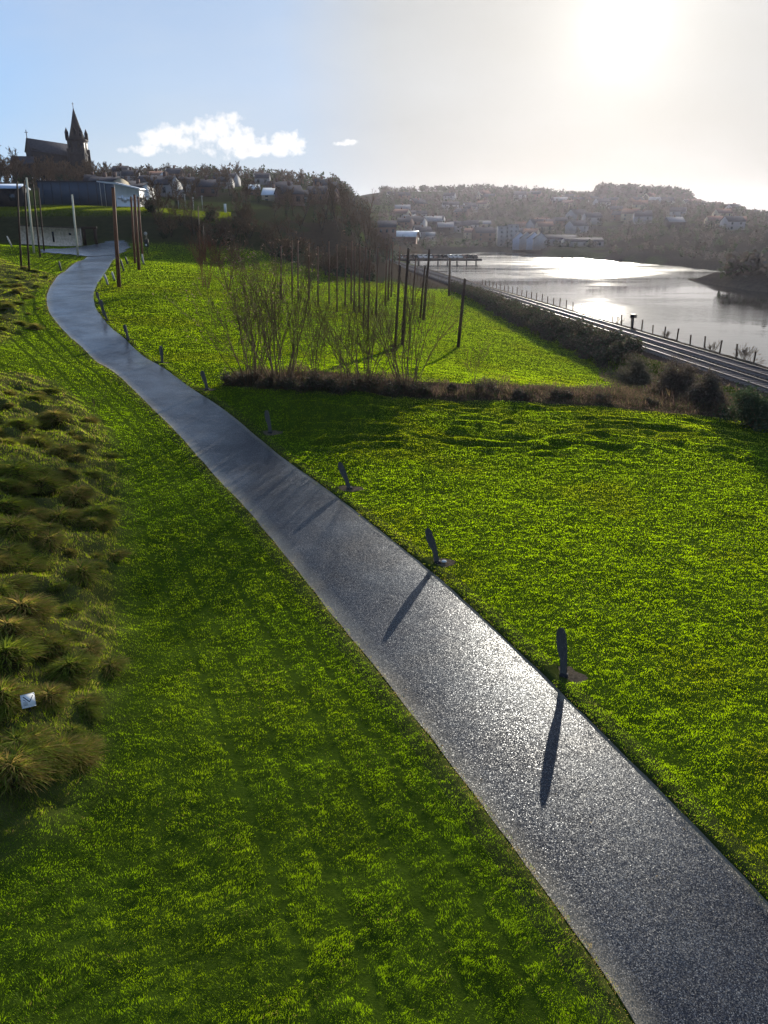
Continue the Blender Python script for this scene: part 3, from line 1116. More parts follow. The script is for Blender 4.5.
def lawn():
    NT = 1700000
    # distances with pdf ~ d^-0.6
    d = (rng.random(NT) * (152 ** 0.4 - 6.0 ** 0.4) + 6.0 ** 0.4) ** 2.5
    th = rng.uniform(-0.64, 0.64, NT)
    x, y = d * np.sin(th), d * np.cos(th)
    ok = (x < xr(y) - 6.0) & (y > 4)
    ok &= ~((y > 147) & (x < 0.0))
    ok &= ~in_poly(x, y, SCRUB)
    x, y, d = x[ok], y[ok], d[ok]
    pd, ps = path_signed(x, y)
    ragged = 0.20 * (fbm(x * 2.2, y * 2.2, 8, 2) - 0.62)
    ok = pd > ragged
    x, y, d, pd, ps = x[ok], y[ok], d[ok], pd[ok], ps[ok]
    md = np.min(np.hypot((x[:, None] - MARK_XY[None, :, 0]) / 1.15, (y[:, None] - MARK_XY[None, :, 1]) / 0.75), axis=1)
    ok = md > 0.42 + 0.24 * vnoise(x * 5, y * 5, 18)
    x, y, d, pd, ps = x[ok], y[ok], d[ok], pd[ok], ps[ok]
    rg = np.maximum(in_poly(x, y, ROUGH), in_poly(x, y, ROUGH2))
    n = len(x)
    # tufts of 20-40 cm, finer curl inside, stretched a little along the mowing
    ca, sa = math.cos(-0.35), math.sin(-0.35)
    u, v = x * ca - y * sa, x * sa + y * ca
    lf = (ps < 0)
    ku = np.where(lf, 0.27, 0.40)
    kv = np.where(lf, 0.20, 0.22)
    c1 = 0.45 * fbm(u / ku, v / kv, 41, 2) + 0.55 * fbm(u / 0.13, v / 0.09, 42, 2)
    c2 = vnoise(x / 0.11, y / 0.11, 43)
    c3 = fbm(x / 2.6, y / 2.2, 45, 3)
    big = fbm(x / 7.0, y / 9.0, 47, 3)
    clump = np.clip((c1 - 0.32) * 2.7, 0, 1)
    keep = rng.random(n) < np.clip(0.5 + 0.5 * clump, 0, 1)
    x, y, u, v, d, pd, ps, rg, c1, c2, c3, big, clump = [a[keep] for a in (x, y, u, v, d, pd, ps, rg, c1, c2, c3, big, clump)]
    n = len(x)
    sc = (d / 14)
    W = 0.0052 * np.maximum(sc, 0.8) ** 0.85 * rng.uniform(0.8, 1.25, n)
    amp = np.where(ps > 0, 0.58, 0.58) * (1 - 0.75 * smooth(34, 58, d)) * (0.9 + 0.2 * fbm(x / 3.0, y / 3.0, 49, 2))
    L = (0.026 + 0.034 * clump * amp + 0.012 * c2) * rng.uniform(0.8, 1.2, n) * np.maximum(sc, 1) ** 0.12
    L = np.where(pd < 0.25, L * 0.8, L)
    L = np.where(rg, L * rng.uniform(1.4, 3.0, n), L)
    z = H(x, y) + 0.085 * clump * amp - 0.012 + lip(pd, ps)
    # mower wheel tracks that follow the path
    trk = sum(np.exp(-((pd - o - 0.12 * (fbm(x / 2.5, y / 2.5, 71, 2) - 0.5)) / 0.10) ** 2) for o in (1.15, 2.05, 3.3, 4.2)) * (ps < 0) * ~rg
    z = z - 0.035 * trk
    L = L * (1 - 0.35 * np.clip(trk, 0, 1))
    tuft = vnoise(u / 0.30, v / 0.20, 53)
    az = 2 * math.pi * 1.5 * fbm(u / 0.5, v / 0.4, 51, 2) + rng.normal(0, 0.7, n)
    ta = math.pi * 1.5 * fbm(u / 0.35, v / 0.25, 55, 2) + rng.normal(0, 0.6, n)
    lean = np.abs(rng.normal(0.45, 0.22, n))
    # colour: deep green, yellower on the right-hand lawn, worn olive patches, some thatch; far blades coloured brighter to stand in for sunlight
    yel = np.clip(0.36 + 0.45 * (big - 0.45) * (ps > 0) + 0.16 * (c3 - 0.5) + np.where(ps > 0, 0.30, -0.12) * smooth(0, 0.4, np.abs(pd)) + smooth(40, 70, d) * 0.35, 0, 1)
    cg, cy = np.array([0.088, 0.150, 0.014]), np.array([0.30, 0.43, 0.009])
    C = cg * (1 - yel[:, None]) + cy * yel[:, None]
    worn = (smooth(0.52, 0.66, fbm(x / 5.5 + 3.3, y / 4.5, 57, 3)) * np.where(ps > 0, 0.55, 0.18))[:, None]
    C = np.where(rg[:, None], C * np.array([0.95, 0.82, 1.2]), C)
    C = C * (1 - worn) + np.array([0.235, 0.235, 0.035]) * worn
    edge_t = np.where(np.abs(pd) < 0.18, 0.5, 0) * (ps < 0) + np.where(np.abs(pd) < 0.10, 0.25, 0)
    thatch = rng.random(n) < np.where(rg, 0.24, 0.05 * smooth(0.5, 0.75, fbm(x / 0.8, y / 0.8, 59, 2))) + edge_t
    C[thatch] = np.array([0.20, 0.155, 0.06])
    C *= (rng.uniform(0.92, 1.08, n) * (0.90 + 0.2 * tuft))[:, None]
    print('lawn blades', n)
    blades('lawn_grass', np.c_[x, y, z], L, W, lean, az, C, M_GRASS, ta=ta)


lawn()


# lit grass of the upper park, seen edge on far away
def upper_grass():
    n = 60000
    x = rng.uniform(-88, -16, n)
    y = rng.uniform(157.5, 182, n)
    ok = x < -0.185 * y
    x, y = x[ok], y[ok]
    n = len(x)
    z = H(x, y)
    g = rng.uniform(0.8, 1.2, n)[:, None]
    blades('park_grass', np.c_[x, y, z - 0.02], rng.uniform(0.12, 0.3, n), rng.uniform(0.05, 0.09, n), np.abs(rng.normal(0.4, 0.3, n)), rng.uniform(0, 6.28, n), np.array([0.075, 0.092, 0.012]) * g, M_GRASS)


upper_grass()


# ------------------------------------------------------------------ tussocks
def tussock_mesh(k):
    r = np.random.default_rng(100 + k)
    b = MB()
    n = 1000
    a = r.uniform(0, 2 * math.pi, n)
    rad = np.sqrt(r.random(n)) * 0.24
    base = np.c_[rad * np.cos(a), rad * np.sin(a) * 0.85, 0.27 * (1 - (rad / 0.24) ** 2)]
    L = r.uniform(0.12, 0.34, n)
    out = a + r.normal(0, 0.5, n)
    lean0 = 0.25 + rad / 0.24 * 0.7 + np.abs(r.normal(0, 0.2, n))
    w = r.uniform(0.005, 0.010, n)
    ta = r.uniform(0, math.pi, n)
    s = np.c_[np.cos(ta), np.sin(ta), np.zeros(n)] * w[:, None]
    pts = [base]
    for q in range(3):
        ln = np.minimum(lean0 + 0.42 * (q + 0.3), 2.3)
        dd = np.c_[np.sin(ln) * np.cos(out), np.sin(ln) * np.sin(out), np.cos(ln)]
        pts.append(pts[-1] + dd * (L / 3)[:, None])
    V = np.stack([pts[0] - s, pts[0] + s, pts[1] + s * .9, pts[1] - s * .9, pts[2] + s * .6, pts[2] - s * .6, pts[3]], 1).reshape(-1, 3)
    i = np.arange(n)[:, None] * 7
    straw = r.random(n) < (0.15 + 0.42 * ((k % 3) / 2.0))
    C = np.where(straw[:, None], np.array([0.25, 0.185, 0.06]), np.array([0.15, 0.18, 0.028])) * r.uniform(0.6, 1.25, n)[:, None]
    b.v, b.f, b.c, b.m, b.n = [V], [i + np.array([[0, 1, 2, 3]]), i + np.array([[3, 2, 4, 5]]), i + np.array([[5, 4, 6]])], [np.repeat(C, 7, axis=0)], [np.zeros(n, int)] * 3, 7 * n
    # mound of old thatch
    m, kk = 10, 5
    vv, ff = [], []
    for q in range(kk):
        ph = q / kk * math.pi / 2
        for t in range(m):
            th = t / m * 2 * math.pi
            vv.append((0.25 * math.cos(ph) * math.cos(th), 0.21 * math.cos(ph) * math.sin(th), 0.30 * math.sin(ph) - 0.04))
    vv.append((0, 0, 0.27))
    for q in range(kk - 1):
        for t in range(m):
            ff.append([q * m + t, q * m + (t + 1) % m, (q + 1) * m + (t + 1) % m, (q + 1) * m + t])
    b.add(vv, ff, (0.05, 0.042, 0.02))
    c0 = b.n - len(vv)
    b.f.append(np.array([[c0 + (kk - 1) * m + t, c0 + (kk - 1) * m + (t + 1) % m, c0 + len(vv) - 1] for t in range(m)]))
    b.m.append(np.zeros(m, int))
    o = b.build('tussock', M_DRY)
    return o


def tussocks():
    var = [tussock_mesh(k) for k in range(6)]
    spots = [(50, 392, 1.5), (33, 400, 1.2), (55, 418, 1.6), (20, 426, 1.4), (37, 445, 1.6), (62, 452, 1.4), (15, 476, 1.9), (42, 488, 1.7), (76, 500, 1.3), (103, 516, 1.2), (14, 532, 1.8),
             (50, 542, 1.5), (10, 556, 1.5), (82, 575, 1.2), (22, 612, 1.5), (8, 660, 1.7), (3, 702, 1.3), (56, 688, 0.9), (18, 745, 1.2), (66, 748, 0.7), (12, 775, 1.4), (30, 566, 1.2), (5, 590, 1.5), (75, 440, 1.1), (90, 475, 1.0),
             (60, 520, 1.3), (30, 515, 1.2), (5, 510, 1.5), (5, 445, 1.6), (8, 395, 1.3), (70, 610, 0.8), (45, 640, 0.9), (8, 630, 1.3)]
    r = random.Random(5)
    while len(spots) < 120:
        px, py = r.uniform(-10, 118), r.uniform(380, 770)
        if in_poly(np.array([px]), np.array([py]), ROUGH_PX)[0]:
            spots.append((px, py, r.uniform(0.5, 1.1)))
    for k in range(26):
        spots.append((r.uniform(-5, 50), r.uniform(268, 330), r.uniform(0.7, 1.5)))
    used = set()
    for i, (px, py, s) in enumerate(spots):
        p = hit(px, py, 6)
        v = i % 6
        if v not in used:
            o = var[v]
            used.add(v)
        else:
            o = var[v].copy()
            COL.objects.link(o)
        o.location = (p[0], p[1], float(H(p[0], p[1])) - 0.03)
        o.rotation_euler = (0, 0, r.uniform(0, 6.28))
        s *= r.uniform(0.85, 1.1)
        o.scale = (s * r.uniform(1.2, 1.7), s * r.uniform(0.95, 1.3), s * r.uniform(0.5, 0.85))
        tag(o, 'shaggy straw and green grass tussock on the unmown bank beside the path', 'tussock', 'grass tussocks on the unmown bank')


tussocks()


# ------------------------------------------------------------------ branching plants
def branch(b, p, d, L, r, depth, r_, spread, seg=4, up=0.15, n=4, col=(1, 1, 1), kids=3, leafs=None, minr=0.004):
    pts, rad = [np.array(p)], [r]
    d = np.array(d, float)
    d /= np.linalg.norm(d)
    dirs = [d]
    for k in range(seg):
        d = d + r_.normal(0, 0.10, 3) + np.array([0, 0, up * 0.35])
        d /= np.linalg.norm(d)
        pts.append(pts[-1] + d * L / seg)
        rad.append(max(minr, r * (1 - 0.75 * (k + 1) / seg)))
        dirs.append(d)
    b.tube(pts, rad, n if depth > 1 else 3, col, cap=False)
    if leafs is not None and depth <= 1:
        leafs.append(pts[-1])
        leafs.append(pts[-2])
    if depth <= 0:
        return
    for q in range(kids):
        t = r_.uniform(0.3, 0.98)
        f = t * seg
        i = min(int(f), seg - 1)
        pp = pts[i] + (pts[i + 1] - pts[i]) * (f - i)
        ax = r_.normal(0, 1, 3)
        ax -= ax.dot(dirs[i]) * dirs[i]
        ax /= np.linalg.norm(ax) + 1e-9
        a = r_.normal(spread, 0.15)
        nd = dirs[i] * math.cos(a) + ax * math.sin(a)
        branch(b, pp, nd, L * r_.uniform(0.38, 0.62) * (1.15 - 0.45 * t), max(minr, r * 0.5 * (1.1 - 0.5 * t)), depth - 1, r_, spread, max(2, seg - 1), up, n, col, kids, leafs, minr)


def leaf_quads(b, C, n, spread, size, col, r_, jitter=0.3, flat=False):
    C = np.asarray(C)
    c = C[r_.integers(0, len(C), n)] + r_.normal(0, spread, (n, 3))
    a = r_.normal(0, 1, (n, 3))
    a /= np.linalg.norm(a, axis=1)[:, None]
    q = np.cross(a, r_.normal(0, 1, (n, 3)))
    q /= np.linalg.norm(q, axis=1)[:, None] + 1e-9
    s = (size * r_.uniform(0.6, 1.4, n))[:, None]
    V = np.stack([c - a * s, c + q * s * 0.5, c + a * s, c - q * s * 0.5], 1).reshape(-1, 3)
    F = np.arange(n * 4).reshape(-1, 4)
    K = np.repeat(np.asarray(col) * r_.uniform(1 - jitter, 1 + jitter, (n, 1)), 4, axis=0)
    b.add(V, F, K)


def stem_shrub(seed, height, stems, fan, kids=4, col=(1, 1, 1), leaf=None, depth=2, r0=0.022, minr=0.005):
    """multi stemmed shrub at the origin: list of builders (stems, twigs+leaves)"""
    r_ = np.random.default_rng(seed)
    b = MB()
    tips = []
    for k in range(stems):
        a = r_.uniform(0, 2 * math.pi)
        rr = 0.45 * math.sqrt(r_.random()) * height / 5
        ln = abs(r_.normal(0, fan))
        d = (math.sin(ln) * math.cos(a), math.sin(ln) * math.sin(a) * 0.8, math.cos(ln))
        branch(b, (rr * math.cos(a), rr * math.sin(a), -0.05), d, height * r_.uniform(0.65, 1.05), r0 * r_.uniform(0.7, 1.3), depth, r_, 0.42, 6, 0.12, 5, col, kids, tips, minr)
    lf = None
    if leaf:
        lf = MB()
        leaf_quads(lf, tips, leaf[0], leaf[1], leaf[2], leaf[3], r_)
    return b, lf


def put_shrub(name, label, px, py, hpx, stems, fan, seed, group=None, kids=4, col=(1, 1, 1), leaf=None, cat='shrub', depth=2, r0=0.022, minr=0.005):
    p = hit(px, py)
    h = hpx * p[1] / FPX * 0.98
    t = thing(name, label, cat, (p[0], p[1], float(H(p[0], p[1])) - 0.02), group)
    b, lf = stem_shrub(seed, h, stems, fan, kids, col, leaf, depth, r0, minr)
    b.build('stems', M_TWIG, t)
    if lf:
        lf.build('foliage', M_LEAF, t)
    return t


BL = [(0.115, 0.06, 0.03), (0.05, 0.07, 0.02)]
put_shrub('tall_shrub', 'broad many-stemmed shrub with pale brown tips at the path end of the bramble strip', 252, 384, 102, 21, 0.46, 21, kids=5, r0=0.028, minr=0.007, leaf=(350, 0.14, 0.06, (0.17, 0.115, 0.08)))
put_shrub('tall_shrub', 'densest and tallest many-stemmed shrub with brown tips, second from the path in the brambles', 282, 386, 120, 25, 0.30, 22, kids=5, r0=0.028, minr=0.006, leaf=(500, 0.16, 0.06, (0.18, 0.12, 0.085)))
put_shrub('tall_shrub', 'thin bare upright shrub between the two densest clumps of stems', 318, 386, 84, 11, 0.26, 23, kids=5, r0=0.022, minr=0.005)
put_shrub('tall_shrub', 'slender bare shrub just left of the crowded clump in the bramble strip middle', 345, 387, 80, 10, 0.26, 24, kids=5, r0=0.022, minr=0.005)
put_shrub('tall_shrub', 'bare clump of crowded stems in the middle of the bramble strip', 368, 388, 100, 21, 0.36, 25, kids=5, r0=0.028, minr=0.006)
put_shrub('tall_shrub', 'fan-shaped bare shrub at the river end of the row of tall shrubs', 408, 391, 96, 21, 0.46, 26, kids=5, r0=0.028, minr=0.006)
put_shrub('sapling', 'small lone bare sapling on the lower lawn before the railway hedge', 473, 384, 38, 7, 0.3, 27, kids=4, cat='sapling', r0=0.012)
put_shrub('reddish_shrub', 'reddish bare shrub at the far rim of the upper lawn', 205, 287, 48, 16, 0.3, 29, kids=5, col=(1.3, 0.8, 0.7), r0=0.03, minr=0.011)
put_shrub('reddish_shrub', 'dusky bare shrub right of the reddish shrub at the lawn rim', 228, 290, 40, 12, 0.35, 30, kids=5, col=(1.0, 0.75, 0.7), r0=0.03, minr=0.011)
put_shrub('sapling', 'knee-high bare sapling on the mown verge left of the path', 94, 418, 24, 3, 0.12, 31, kids=3, cat='sapling', r0=0.008)


# scrub: brambles and dead stems, one tangled mass
def scrub():
    n = 52000
    lo, hi = SCRUB.min(0), SCRUB.max(0)
    x = rng.uniform(lo[0], hi[0], n * 3)
    y = rng.uniform(lo[1], hi[1], n * 3)
    ok = in_poly(x, y, SCRUB)
    x, y = x[ok][:n], y[ok][:n]
    n = len(x)
    hgt = 0.10 + 1.35 * fbm(x / 1.3, y / 1.0, 61, 3) ** 2.0
    z = H(x, y) + rng.random(n) ** 1.3 * hgt * 0.6
    t = rng.random(n)
    C = np.where((t < 0.55)[:, None], np.array([0.058, 0.038, 0.030]), np.where((t < 0.8)[:, None], np.array([0.105, 0.075, 0.045]), np.array([0.024, 0.04, 0.012])))
    C = C * rng.uniform(0.6, 1.3, n)[:, None]
    o = blades('bramble_scrub', np.c_[x, y, z - 0.05], hgt * rng.uniform(0.35, 0.9, n), rng.uniform(0.012, 0.035, n), np.abs(rng.normal(0.8, 0.55, n)), rng.uniform(0, 6.28, n), C, M_DRY, 1.0)
    tag(o, 'tangled strip of brown brambles and dead stems across the lawn', kind='stuff')


scrub()


def bank_scrub():
    poly = np.array([hit(*q)[:2] for q in ((598, 350), (640, 356), (700, 374), (768, 398), (768, 430), (742, 415), (690, 404), (640, 392), (600, 380))])
    n = 15000
    lo, hi = poly.min(0), poly.max(0)
    x, y = rng.uniform(lo[0], hi[0], n), rng.uniform(lo[1], hi[1], n)
    ok = in_poly(x, y, poly) & (x < xr(y) - 3.4)
    x, y = x[ok], y[ok]
    n = len(x)
    hgt = 0.15 + 0.6 * fbm(x / 1.6, y / 1.6, 67, 3)
    t = rng.random(n)
    C = np.where((t < 0.6)[:, None], np.array([0.095, 0.07, 0.048]), np.array([0.05, 0.058, 0.022])) * rng.uniform(0.6, 1.3, n)[:, None]
    o = blades('bank_scrub', np.c_[x, y, H(x, y) - 0.03], hgt, rng.uniform(0.02, 0.05, n), np.abs(rng.normal(0.6, 0.4, n)), rng.uniform(0, 6.28, n), C, M_DRY, 0.8)
    tag(o, 'withered brown growth on the slope below the rails', kind='stuff')


def leaves_on_path():
    n = 420
    i = (rng.random(n) ** 0.8 * NP_ * 0.75).astype(int)
    sg = np.where(rng.random(n) < 0.5, -1, 1)
    lat = np.where(rng.random(n) < 0.7, 1 - np.abs(rng.normal(0, 0.10, n)), rng.uniform(0, 1, n)) * sg * WID[i] / 2
    p = CEN[i] + NOR[i] * lat[:, None] + rng.normal(0, 0.12, (n, 2))
    b = MB()
    z = H(p[:, 0], p[:, 1]) + 0.075
    a = rng.uniform(0, 6.28, n)
    w = rng.uniform(0.015, 0.035, n)
    d = np.c_[np.cos(a), np.sin(a), rng.normal(0, 0.25, n)] * w[:, None]
    e = np.c_[-np.sin(a), np.cos(a), rng.normal(0, 0.25, n)] * w[:, None] * 0.6
    c = np.c_[p, z]
    V = np.stack([c - d, c + e, c + d, c - e], 1).reshape(-1, 3)
    b.add(V, np.arange(4 * n).reshape(-1, 4), np.repeat(np.where((rng.random(n) < 0.6)[:, None], np.array([0.16, 0.10, 0.045]), np.array([0.07, 0.05, 0.03])), 4, axis=0))
    tag(b.build('fallen_leaves', M_LEAF), 'brown fallen leaves along the edges of the path', kind='stuff')



def bush(name, label, cx, cy, rx, ry, h, n, size, cols, seed, group=None, cat='bush', twigs=60, lumps=26):
    """leafy or twiggy rounded bush: lumps of leaf faces spread through a volume, gaps between"""
    r_ = np.random.default_rng(seed)
    z0 = float(H(cx, cy))
    t = thing(name, label, cat, (cx, cy, z0), group)
    L = r_.normal(0, 1, (lumps, 3))
    L /= np.linalg.norm(L, axis=1)[:, None]
    L *= r_.uniform(0.35, 0.95, (lumps, 1))
    L = np.c_[L[:, 0] * rx, L[:, 1] * ry, np.abs(L[:, 2]) * h * 0.85 + 0.1 * h]
    gz = H(L[:, 0] + cx, L[:, 1] + cy) - z0
    L[:, 2] += gz
    f = MB()
    for c, k in zip(cols, (0.6, 0.4)):
        leaf_quads(f, L, int(n * k), min(rx, ry, h) * 0.20, size, c, r_, 0.4)
    f.build('foliage', M_LEAF, t)
    s = MB()
    for k in range(twigs):
        e = L[r_.integers(0, lumps)] * np.array([1.05, 1.05, 1.12]) + r_.normal(0, 0.15, 3)
        st = np.array([e[0] * 0.25, e[1] * 0.25, -0.05])
        m = (st + e) / 2 + r_.normal(0, 0.15, 3)
        s.tube([st, m, e], [0.03, 0.018, 0.006], 3, cap=False)
    s.build('stems', M_TWIG, t)
    return t


def rail_hedge():
    # the tall dark hedge on the bank below the railway
    r_ = np.random.default_rng(77)
    y0, y1 = 74.0, 150.0
    t = thing('hedge', 'long dark brown hedge on the bank below the railway', 'hedge', (float(xr(100)) - 5.6, 100, float(H(xr(100) - 5.6, 100))))
    c = np.array(t.location)
    m = 340
    yy = r_.uniform(y0, y1, m)
    hh = 1.15 + 0.9 * fbm(yy / 6, yy * 0, 71, 2) - 0.4 * smooth(120, 150, yy)
    off = r_.uniform(-1, 1, m)
    xx = xr(yy) - 5.4 + off * 1.9
    zz = H(xx, yy) + r_.uniform(0.05, 1, m) ** 0.7 * hh * np.sqrt(np.clip(1 - (off * 0.8) ** 2, 0, 1))
    L = np.c_[xx, yy, zz] - c
    f = MB()
    for col, k in (((0.05, 0.042, 0.028), 42000), ((0.032, 0.046, 0.018), 26000), ((0.085, 0.06, 0.042), 12000)):
        leaf_quads(f, L, k, 0.30, 0.13, col, r_, 0.4)
    f.build('foliage', M_LEAF, t)
    s = MB()
    for k in range(900):
        e = L[r_.integers(0, m)] + r_.normal(0, 0.3, 3) + np.array([0, 0, 0.3])
        gx_, gy_ = e[0] * 0.9 + c[0] * 0, e[1]
        st = np.array([e[0] + r_.normal(0, 0.3), e[1] + r_.normal(0, 0.3), float(H(e[0] + c[0], e[1] + c[1])) - c[2] - 0.05])
        s.tube([st, (st + e) / 2 + r_.normal(0, 0.1, 3), e], [0.03, 0.02, 0.007], 3, cap=False)
    s.build('stems', M_TWIG, t)


rail_hedge()
for i, (px, py, rx, ry, h, lab, cols) in enumerate([
        (634, 384, 1.9, 1.6, 2.3, 'rounded grey-brown bush at the near end of the railway hedge', [(0.055, 0.05, 0.032), (0.08, 0.065, 0.045)]),
        (676, 399, 1.9, 1.5, 2.9, 'tallest twiggy brown bush, right of the rounded bush below the rails', [(0.075, 0.055, 0.042), (0.055, 0.045, 0.03)]),
        (706, 409, 1.7, 1.3, 2.3, 'dull brown bush beside the dark evergreen bush by the rails', [(0.07, 0.052, 0.04), (0.05, 0.045, 0.03)]),
        (758, 428, 2.1, 1.5, 2.3, 'dark green evergreen bush where the brambles meet the railway bank', [(0.022, 0.036, 0.014), (0.035, 0.045, 0.018)])]):
    p = hit(px, py)
    bush('bush', lab, p[0], p[1], rx, ry, h, 9000, 0.075, cols, 300 + i, twigs=160)


bank_scrub()
leaves_on_path()
r = random.Random(44)
for k, px in enumerate((232, 250, 268, 287, 305, 322, 341, 360, 379, 399, 420, 452, 486, 520, 561, 604, 648)):
    py = float(np.interp(px, (225, 300, 420, 560, 690), (386, 389, 394, 400, 409))) - r.uniform(0, 4)
    q = hit(px, py)
    s_ = r.uniform(0.7, 1.2) * (1.1 if px < 430 else 0.8)
    bush('bramble_mound', 'low dark mound of brown brambles in the strip across the lawn', q[0], q[1], 1.0 * s_, 0.7 * s_, 0.75 * s_, 1500, 0.055, [(0.055, 0.038, 0.03), (0.028, 0.036, 0.014)], 600 + k, 'bramble mounds across the lawn', twigs=70, lumps=18)


# ------------------------------------------------------------------ trees
def tree_variant(seed, h, crown_kids, spread=0.55, minr=0.02, ivy=None, label='', stems=1):
    """bare winter tree at the origin > trunk, crown"""
    r_ = np.random.default_rng(seed)
    root = thing('bare_tree', label, 'tree', (0, 0, 0))
    tr, cr = MB(), MB()
    for s in range(stems):
        pts, rad = [], []
        p = np.array([r_.normal(0, 0.15) * (stems > 1), r_.normal(0, 0.15) * (stems > 1), -0.3])
        d = np.array([r_.normal(0, 0.12 * stems), r_.normal(0, 0.12 * stems), 1.0])
        K = 8
        for k in range(K + 1):
            pts.append(p.copy())
            rad.append(h * 0.018 * (1 - 0.85 * k / K) + minr)
            d = d + r_.normal(0, 0.07, 3)
            d[2] = max(d[2], 0.8)
            d /= np.linalg.norm(d)
            p = p + d * h * 0.8 / K
        tr.tube(pts, rad, 6, cap=False)
        for q in range(crown_kids):
            t = r_.uniform(0.28, 1.0)
            f = t * K
            i = min(int(f), K - 1)
            pp = pts[i] + (pts[i + 1] - pts[i]) * (f - i)
            a = r_.uniform(0, 2 * math.pi)
            ln = r_.normal(spread + 0.25 * (1 - t), 0.15)
            nd = (math.sin(ln) * math.cos(a), math.sin(ln) * math.sin(a), math.cos(ln))
            branch(cr, pp, nd, h * r_.uniform(0.28, 0.42) * (1.15 - 0.5 * t), h * 0.006 + minr, 2, r_, 0.55, 4, 0.12, 4, (1, 1, 1), 4, None, minr)
    tr.build('trunk', M_BARK, root)
    cr.build('crown', M_TWIG, root)
    if ivy:
        f = MB()
        P = np.array(pts)
        leaf_quads(f, P[1:6], ivy, 0.5, 0.28, (0.022, 0.034, 0.014), r_, 0.4)
        f.build('ivy', M_LEAF, root)
    return root


def place(var, used, i, loc, rz, sc, label, group):
    v = i % len(var)
    if v not in used:
        used.add(v)
        o = var[v]
        o.location, o.rotation_euler, o.scale = loc, (0, 0, rz), (sc, sc, sc)
        o['label'], o['group'] = label, group
    else:
        o = dup(var[v], loc, rz, sc, label, group)
    return o


def woods():
    r = random.Random(3)
    tall = [tree_variant(501, 14, 17, 0.42, 0.02, 200), tree_variant(502, 15, 19, 0.36, 0.022), tree_variant(503, 13, 16, 0.5, 0.02, 150), tree_variant(504, 15, 18, 0.40, 0.022)]
    used = set()
    # tall wood at the river end of the slope
    k = 0
    for (px, Y, s) in [(286, 190, .75), (301, 182, .8), (313, 196, .95), (322, 178, .9), (331, 200, 1.1), (338, 176, 1.0), (345, 192, 1.2), (352, 205, 1.1), (359, 174, 1.05), (365, 186, 1.2), (371, 200, 1.0), (377, 172, .8), (383, 190, .75), (327, 212, 1.0), (348, 215, 1.15), (367, 218, 1.05)]:
        Y += 24
        u = (px - 384) / 833
        x = u * Y
        place(tall, used, k, at(x, Y, -0.1), r.uniform(0, 6.28), s * r.uniform(0.68, 0.86), 'tall bare tree in the wood between the lawn and the river town', 'bare trees of the wood by the river')
        k += 1
    # scrubby trees on the shaded slope
    low = [tree_variant(521, 5, 16, 0.7, 0.02, None, '', 3), tree_variant(522, 6, 14, 0.65, 0.02, None, '', 2), tree_variant(523, 4.5, 16, 0.8, 0.02, 700, '', 3)]
    used2 = set()
    k = 0
    while k < 62:
        px = r.uniform(150, 375)
        Y = r.uniform(147, 161) if px < 300 else r.uniform(140, 156)
        x = (px - 384) / 833 * Y
        place(low, used2, k, at(x, Y, -0.1), r.uniform(0, 6.28), r.uniform(0.5, 0.95), 'low bare thicket tree on the shaded slope under the upper park', 'thicket on the shaded slope')
        k += 1
    # hill around the church
    hill = [tree_variant(541, 10, 16, 0.6, 0.05), tree_variant(542, 11, 18, 0.5, 0.05), tree_variant(543, 9, 16, 0.7, 0.05, 500), tree_variant(544, 12, 18, 0.55, 0.05)]
    used3 = set()
    k = 0
    while k < 235:
        px = r.uniform(-30, 395)
        Y = r.choice([r.uniform(185, 300), r.uniform(300, 430), r.uniform(400, 540)])
        if px < 70 and 335 < Y < 420 and px > 15:
            continue
        if 25 < px < 95 and Y > 395:
            continue
        if px < 120 and Y < 215:
            continue
        if k % 6 == 0:
            px, Y = r.uniform(-15, 112), r.uniform(300, 352)
        x = (px - 384) / 833 * Y
        if px > 340 and Y > 330:
            continue
        place(hill, used3, k, at(x, Y, -0.3), r.uniform(0, 6.28), r.uniform(0.85, 1.15) if Y > 299.9 and px < 112 and Y < 352.1 else r.uniform(0.38, 0.78), 'dark bare tree on the hillside round the church', 'bare trees on the church hill')
        k += 1


woods()


